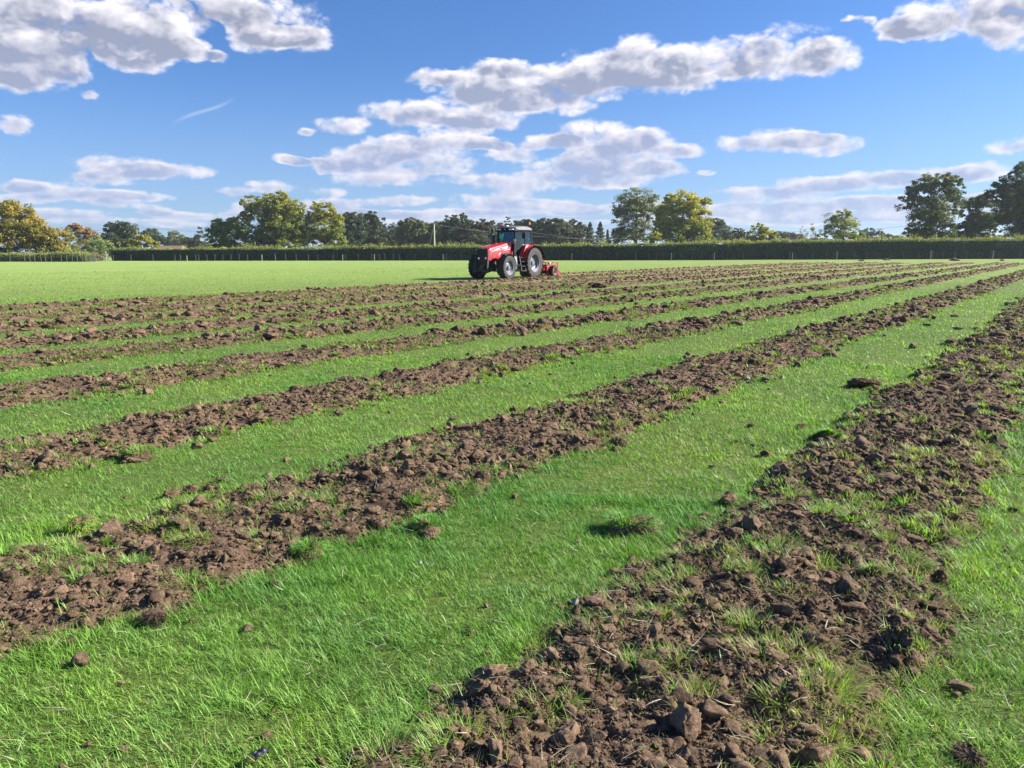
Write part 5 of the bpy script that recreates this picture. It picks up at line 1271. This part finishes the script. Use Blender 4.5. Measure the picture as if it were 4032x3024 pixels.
# roof: light cap over a black visor with lamps
roof = MB()
def rsec(x, w, z0, z1): return [(x, -w, z0), (x, -w * .97, z1 - .05), (x, -w * .8, z1), (x, 0, z1 + .015), (x, w * .8, z1), (x, w * .97, z1 - .05), (x, w, z0)]
roof.loft([rsec(1.34, .50, 2.74, 2.84), rsec(1.22, .62, 2.72, 2.90), rsec(0.6, .72, 2.72, 2.945), rsec(0, .72, 2.72, 2.93), rsec(-.42, .66, 2.72, 2.86)])
RF = roof.build('roof', paint('grey roof', (0.12, 0.125, 0.145), 0.45, dirt=0.3), cab)
vis = MB(); vis.loft([rsec(1.42, .60, 2.66, 2.80), rsec(1.30, .66, 2.64, 2.835), rsec(1.10, .68, 2.66, 2.80)]).box((0.35, 0, 2.70), (1.6, 1.36, 0.055))
VS = vis.build('roof_visor', M_BLACK, cab, bevel=0.01)
for yy in (0.50, 0.34, -0.34, -0.50):
    o_ = MB().lathe([(0, .02), (.05, .012), (.058, -.03), (0, -.03)], (0, 0, 0), 14).build('work_light', M_LAMP, RF); o_.location = (1.445, yy, 2.735); o_.rotation_euler = (0, 0, R(-90)); o_.scale = (1.25, 1, 0.85)
MB().box((1.44, 0, 2.745), (0.02, 0.05, 0.04)).build('roof_badge', M_LAMP, VS)
# beacons, air-conditioning pod
bs = MB().tube([(1.12, -.44, 2.88), (1.12, -.44, 2.93)], 0.05, 12).build('beacon', M_BLACK, RF)
MB().lathe([(0, 0), (.05, 0), (.055, .03), (.05, .08), (.03, .10), (0, .105)], (0, 0, 0), 14).build('beacon_lens', M_REDLENS, bs)
bpy.context.view_layer.update()
for ch_ in bs.children: ch_.location = (1.12, -.44, 2.93); ch_.rotation_euler = (R(90), 0, 0)
MB().box((1.08, -.20, 2.935), (0.22, 0.36, 0.07)).build('roof_pod', M_WHITE, RF, bevel=0.02)
bs2 = MB().tube([(-.38, .50, 2.80), (-.38, .50, 3.03)], 0.018, 8).build('beacon', M_BLACK, RF)
bl2 = MB().lathe([(0, 0), (.06, 0), (.068, .04), (.06, .10), (.035, .13), (0, .135)], (0, 0, 0), 16).build('beacon_lens', M_AMBER, bs2); bl2.location = (-.38, .50, 3.03); bl2.rotation_euler = (R(90), 0, 0)
# mirrors
for s_ in (1, -1):
    mb = MB().tube([(1.22, s_ * .62, 2.62), (1.18, s_ * .98, 2.66), (1.14, s_ * 1.04, 2.52)], 0.02, 8).build('mirror_arm', M_BLACK, cab)
    MB().box((1.12, s_ * 1.06, 2.40), (0.09, 0.20, 0.36)).build('mirror', M_BLACK, mb, bevel=0.03)
# indicator and side lamp on the door pillar
MB().box((1.42, 0.64, 1.98), (0.07, 0.11, 0.11)).build('side_lamp', M_AMBER, cab, bevel=0.015)
o_ = MB().lathe([(0, .03), (.07, .015), (.075, -.04), (0, -.04)], (0, 0, 0), 16).build('work_light', M_LAMP, cab); o_.location = (1.42, .66, 2.13); o_.rotation_euler = (0, 0, R(-80))
MB().tube([(1.44, .48, 1.90), (1.42, .05, 1.94)], 0.012, 6).tube([(1.44, .05, 1.94), (1.41, -.46, 1.98)], 0.010, 6).build('wiper', M_BLACK, cab)
# inside: seat, console, wheel
seat = MB().box((0.28, 0, 1.62), (0.50, 0.50, 0.16)).box((0.28, 0, 1.42), (0.32, 0.30, 0.26)).build('seat', M_SEAT, T, bevel=0.04)
sb = MB().box((0.02, 0, 1.98), (0.14, 0.48, 0.62), (0, R(-8), 0)).build('backrest', M_SEAT, T, bevel=0.05)
MB().box((-.04, 0, 2.38), (0.11, 0.27, 0.20), (0, R(-8), 0)).build('headrest', M_SEAT, sb, bevel=0.04)
dash = MB(); dash.loft([[(1.32, -.24, 1.28), (1.32, .24, 1.28), (1.0, .20, 1.28), (1.0, -.20, 1.28)], [(1.30, -.26, 1.75), (1.30, .26, 1.75), (1.02, .16, 1.72), (1.02, -.16, 1.72)], [(1.22, -.2, 1.90), (1.22, .2, 1.90), (1.06, .14, 1.86), (1.06, -.14, 1.86)]]).build('dashboard', M_INT, T, bevel=0.02)
sw_ = MB(); pts = [(0.20 * math.cos(a), 0.20 * math.sin(a), 0) for a in np.linspace(0, 2 * math.pi, 25)]
sw_.tube(pts, 0.016, 8, cap=False).tube([(0, 0, -.02), (0, 0, .02)], 0.05, 12).tube([(-.19, 0, 0), (.19, 0, 0)], 0.012, 6).tube([(0, -.19, 0), (0, 0, 0)], 0.012, 6).tube([(0, 0, 0), (0, 0, -.25)], 0.03, 10)
so_ = sw_.build('steering_wheel', M_BLACK, T); so_.location = (0.92, 0, 2.03); so_.rotation_euler = (0, R(-50), 0)
MB().box((0.35, -.42, 1.75), (0.6, 0.20, 0.45)).build('side_console', M_INT, T, bevel=0.04)
# exhaust
ex = MB().tube([(1.72, -.60, 1.30), (1.72, -.60, 2.42)], 0.10, 16).build('exhaust', M_IRON, T)
MB().tube([(1.72, -.60, 2.44), (1.72, -.60, 2.50)], 0.07, 14).build('clamp', M_LAMP, ex)
MB().tube([(1.72, -.60, 2.50), (1.72, -.60, 2.72), (1.73, -.62, 2.80), (1.76, -.72, 2.88), (1.79, -.80, 2.97)], [0.055, 0.055, 0.052, 0.045, 0.035], 12).tube([(1.70, -.68, 2.40), (1.70, -.70, 2.62), (1.70, -.66, 2.76)], 0.05, 10).build('exhaust_tip', M_IRON, ex)
# rear mudguards: red front panel and arch
for s_ in (1, -1):
    mg = MB(); n_ = 22; sec0 = []
    for i in range(n_ + 1):
        a = R(-12 + 172 * i / n_ + 14); r0 = RRr + 0.13
        x_, z_ = -r0 * math.cos(math.pi - a) , RRr + r0 * math.sin(a)
        x_ = r0 * math.cos(a)
        sec0.append([(x_, s_ * .60, z_), (x_, s_ * 1.14, z_), (x_ * 1.03, s_ * 1.16, z_ - .015), (x_ * .985, s_ * 1.13, RRr + (z_ - RRr) * .97), (x_ * .97, s_ * .60, RRr + (z_ - RRr) * .97)])
    mg.loft(sec0[2:15]).build('mudguard', M_RED, T, angle=50)
    MB().loft([[(p[0] * 1.01, p[1] * 1.012, RRr + (p[2] - RRr) * 1.008) for p in q] for q in sec0[14:n_]]).build('mudguard_flap', M_BLACK, T, angle=50)
    MB().prism([(0.98, 1.05), (0.93, 1.35), (0.60, 1.86), (0.40, 1.93), (0.20, 1.86), (0.50, 1.60), (0.72, 1.30), (0.80, 1.05)], s_ * .62, s_ * .90).build('fender_panel', M_RED, T, bevel=0.03)
    MB().prism([(0.62, 1.76), (0.2, 1.95), (-.5, 1.90), (-.75, 1.55), (-.6, 1.2), (0.6, 1.2)], s_ * .56, s_ * .61).build('inner_fender', M_RED, T, bevel=0.01)
    # front mudguard on its bracket
    fm = []
    for i in range(15):
        a = R(60 + 118 * i / 14); r0 = FR + 0.10
        x_, z_ = 2.75 + r0 * math.cos(a), FR + r0 * math.sin(a)
        fm.append([(x_, s_ * .74, z_), (x_, s_ * 1.13, z_), (x_, s_ * 1.15, z_ - .03), (x_ * 1 + .006, s_ * 1.12, z_ - .014), (x_ + .006, s_ * .74, z_ - .014)])
    MB().loft(fm).build('front_mudguard', M_BLACK, T, angle=50)
    # steps, tank
    st = MB()
    for i, z_ in enumerate((0.42, 0.68, 0.94, 1.16)): st.box((1.10 - i * 0.03, s_ * (.98 - i * .05), z_), (0.42, 0.24, 0.035))
    st.bar((1.32, s_ * 1.06, .38), (1.26, s_ * .86, 1.25), .03, .05).bar((.88, s_ * 1.06, .38), (.86, s_ * .86, 1.25), .03, .05).tube([(.84, s_ * 1.0, 1.1), (.84, s_ * 1.02, 1.40), (.80, s_ * .86, 1.50)], .016, 8)
    st.build('steps', M_IRON, T, bevel=0.005)
    MB().loft([[(1.78, s_ * y_, z_), (1.50, s_ * y_, z_), (1.50, s_ * (y_ + .22), z_), (1.78, s_ * (y_ + .22), z_)] for y_, z_ in ((.62, .50), (.66, .95), (.62, 1.22))]).build('battery_box', M_INT, T, bevel=0.03)
MB().box((1.25, 0.62, 0.62), (0.55, 0.42, 0.48)).box((1.3, -0.62, 0.68), (0.9, 0.42, 0.55)).build('fuel_tank', M_BLACK, T, bevel=0.05)
# front linkage
lk = MB()
for s_ in (1, -1):
    lk.bar((3.80, s_ * .40, 0.42), (3.74, s_ * .40, 1.02), .06, .12).bar((3.74, s_ * .40, 1.0), (3.72, s_ * .40, 1.62), .045, .06).bar((3.62, s_ * .30, 0.75), (3.86, s_ * .46, 0.40), .06, .10)
    lk.tube([(3.5, s_ * .25, .95), (3.78, s_ * .38, .62)], .04, 10)
lk.bar((3.80, -.46, .46), (3.80, .46, .46), .05, .06).bar((3.60, -.3, .98), (3.60, .3, .98), .08, .1).box((3.72, 0, 0.66), (0.14, 0.26, 0.24)).bar((3.5, 0, .35), (2.9, 0, .45), .1, .1)
lk.build('front_linkage', M_IRON, T, bevel=0.008)
MB().box((3.70, -.86, 1.36), (0.35, 0.62, 0.03)).build('front_bracket', M_BLACK, T, bevel=0.008)
hs = MB()
for (a, b) in (((3.66, .1, 1.0), (3.78, .16, .72)), ((3.66, -.12, 1.0), (3.78, -.2, .74)), ((3.66, 0, .98), (3.80, .02, .74))): hs.tube([a, ((a[0] + b[0]) / 2 + .05, a[1], (a[2] + b[2]) / 2), b], .014, 6)
hs.build('hydraulic_hoses', M_BLACK, T)
# rear linkage
MB().bar((-.3, .35, .7), (-1.50, .42, .5), .06, .1).bar((-.3, -.35, .7), (-1.50, -.42, .5), .06, .1).bar((-.35, 0, 1.15), (-1.5, 0, 1.15), .05, .05).build('rear_linkage', M_IRON, T)

# ------------------------------------------------------------------ implement behind the tractor
K = empty('rotary_cultivator', (TX - 0.32 * hx, TY - 0.32 * hy, 0.0), HEAD)
tag(K, 'red rotary cultivator with two rubber tyres hitched behind the tractor', 'cultivator')
M_RED2 = paint('implement red', (0.30, 0.010, 0.012), 0.40, dirt=0.25)
hd = MB()
for s_ in (1, -1):
    hd.bar((-1.25, s_ * .38, .35), (-1.20, s_ * .38, 1.30), .08, .13).bar((-1.22, s_ * .36, 1.05), (-1.85, s_ * .30, .70), .06, .08)
hd.bar((-1.22, -.42, 1.28), (-1.22, .42, 1.28), .08, .1).bar((-1.25, -.8, .45), (-1.25, .8, .45), .1, .12)
hd.bar((-1.25, .62, .40), (-1.20, .62, 1.32), .08, .10).bar((-1.22, .62, 1.02), (-1.70, .66, .82), .07, .07).bar((-1.68, .66, .84), (-1.78, .66, .55), .07, .07)
hd.build('headstock', M_RED2, K, bevel=0.01)
dk = MB()
dk.prism([(-1.45, .42), (-1.50, .64), (-2.05, .70), (-2.60, .62), (-2.75, .42), (-2.60, .36), (-1.6, .36)], -.86, .86)
DK = dk.build('rotor_hood', M_RED2, K, bevel=0.02)
for s_ in (1, -1):
    MB().prism([(-1.42, .14), (-1.45, .60), (-2.0, .76), (-2.70, .70), (-2.85, .30), (-2.5, .10)], s_ * .865, s_ * .895).build('end_plate', M_RED2, DK, bevel=0.006)
fp = MB().box((-2.45, 0, .84), (.60, 1.9, .035))
for yy in (-.88, -.3, .3, .88):
    fp.bar((-2.70, yy, .84), (-2.74, yy, .50), .05, .05)
fp.build('rear_deck', M_RED2, K, bevel=0.008)
MB().box((-2.1, .70, .80), (.24, .16, .12)).build('label_plate', M_WHITE, K, bevel=0.01)
MB().box((-1.75, 0, .76), (.3, .36, .24)).tube([(-1.75, .1, .72), (-1.75, .80, .66)], .06, 10).build('gearbox', M_IRON, K, bevel=0.02)
rt_ = MB().tube([(-2.05, -.84, .30), (-2.05, .84, .30)], .09, 12)
for q in range(30):
    a = q * 1.31; y_ = -.8 + q * .055; rt_.bar((-2.05, y_, .30), (-2.05 + .24 * math.cos(a), y_, .30 + .24 * math.sin(a)), .05, .02)
rt_.build('rotor', M_IRON, K)
cr2 = MB()
for q in range(8):
    a = q * math.pi / 4; cr2.tube([(-2.98 + .15 * math.cos(a), -.85, .19 + .15 * math.sin(a)), (-2.98 + .15 * math.cos(a), .85, .19 + .15 * math.sin(a))], .014, 6)
cr2.lathe([(0, -.86), (.16, -.86), (.16, -.84), (0, -.84)], (-2.98, 0, .19), 16).lathe([(0, .84), (.16, .84), (.16, .86), (0, .86)], (-2.98, 0, .19), 16)
cr2.bar((-2.70, .80, .5), (-2.98, .80, .22), .05, .05).bar((-2.70, -.80, .5), (-2.98, -.80, .22), .05, .05).build('crumbler_roller', M_RED2, K)
for s_ in (1, -1):
    MB().bar((-1.72, s_ * .80, .60), (-1.95, s_ * 1.02, .36), .06, .08).build('wheel_arm', M_RED2, K, bevel=0.005)
    wheel(K, (-1.95, s_ * 1.06, .34), .34, .185, .24, s_, 16, hubr=.07, dish=.4, hubm=M_RED2)
# ------------------------------------------------------------------ a real cloud that shades the near part of the field
sv = np.array(sd)
cc0 = np.array([2.0, 4.0, 0.0]) + sv * 700
P, Fc = ICO[5]
m = 1 + 0.16 * vnoise(P[:, 0] * 1.6 + 3, P[:, 1] * 1.6, P[:, 2] * 1.6, seed=81) + 0.10 * vnoise(P[:, 0] * 4, P[:, 1] * 4, P[:, 2] * 4, seed=82) + 0.05 * vnoise(P[:, 0] * 9, P[:, 1] * 9, P[:, 2] * 9, seed=83)
m_cl = bpy.data.materials.new('cloud droplets'); m_cl.use_nodes = True; n = NT(m_cl.node_tree); n.n.clear()
pvn = n.new('ShaderNodeVolumePrincipled'); pvn.inputs['Color'].default_value = (1, 1, 1, 1); pvn.inputs['Density'].default_value = 0.0042; pvn.inputs['Anisotropy'].default_value = 0.6
o_ = n.new('ShaderNodeOutputMaterial'); n.l.new(pvn.outputs[0], o_.inputs['Volume'])
cl = mk('cloud', P * m[:, None] * np.array([62, 40, 22]), Fc, m_cl, smooth=True, loc=tuple(cc0))
tag(cl, 'thin white cloud drifting in front of the sun over the near field', 'cloud', kind='stuff')

# haze: thin even air over the whole scene
m_hz = bpy.data.materials.new('hazy air'); m_hz.use_nodes = True; n = NT(m_hz.node_tree); n.n.clear()
pvn = n.new('ShaderNodeVolumePrincipled'); pvn.inputs['Color'].default_value = (0.80, 0.90, 1.0, 1); pvn.inputs['Density'].default_value = HAZE; pvn.inputs['Anisotropy'].default_value = 0.25
o_ = n.new('ShaderNodeOutputMaterial'); n.l.new(pvn.outputs[0], o_.inputs['Volume'])
hz_ = MB().box((0, 2300, 14.0), (5200, 5200, 30.0)).build('haze', m_hz, None, flat=True)
tag(hz_, 'thin blue haze in the air over the field', kind='stuff')
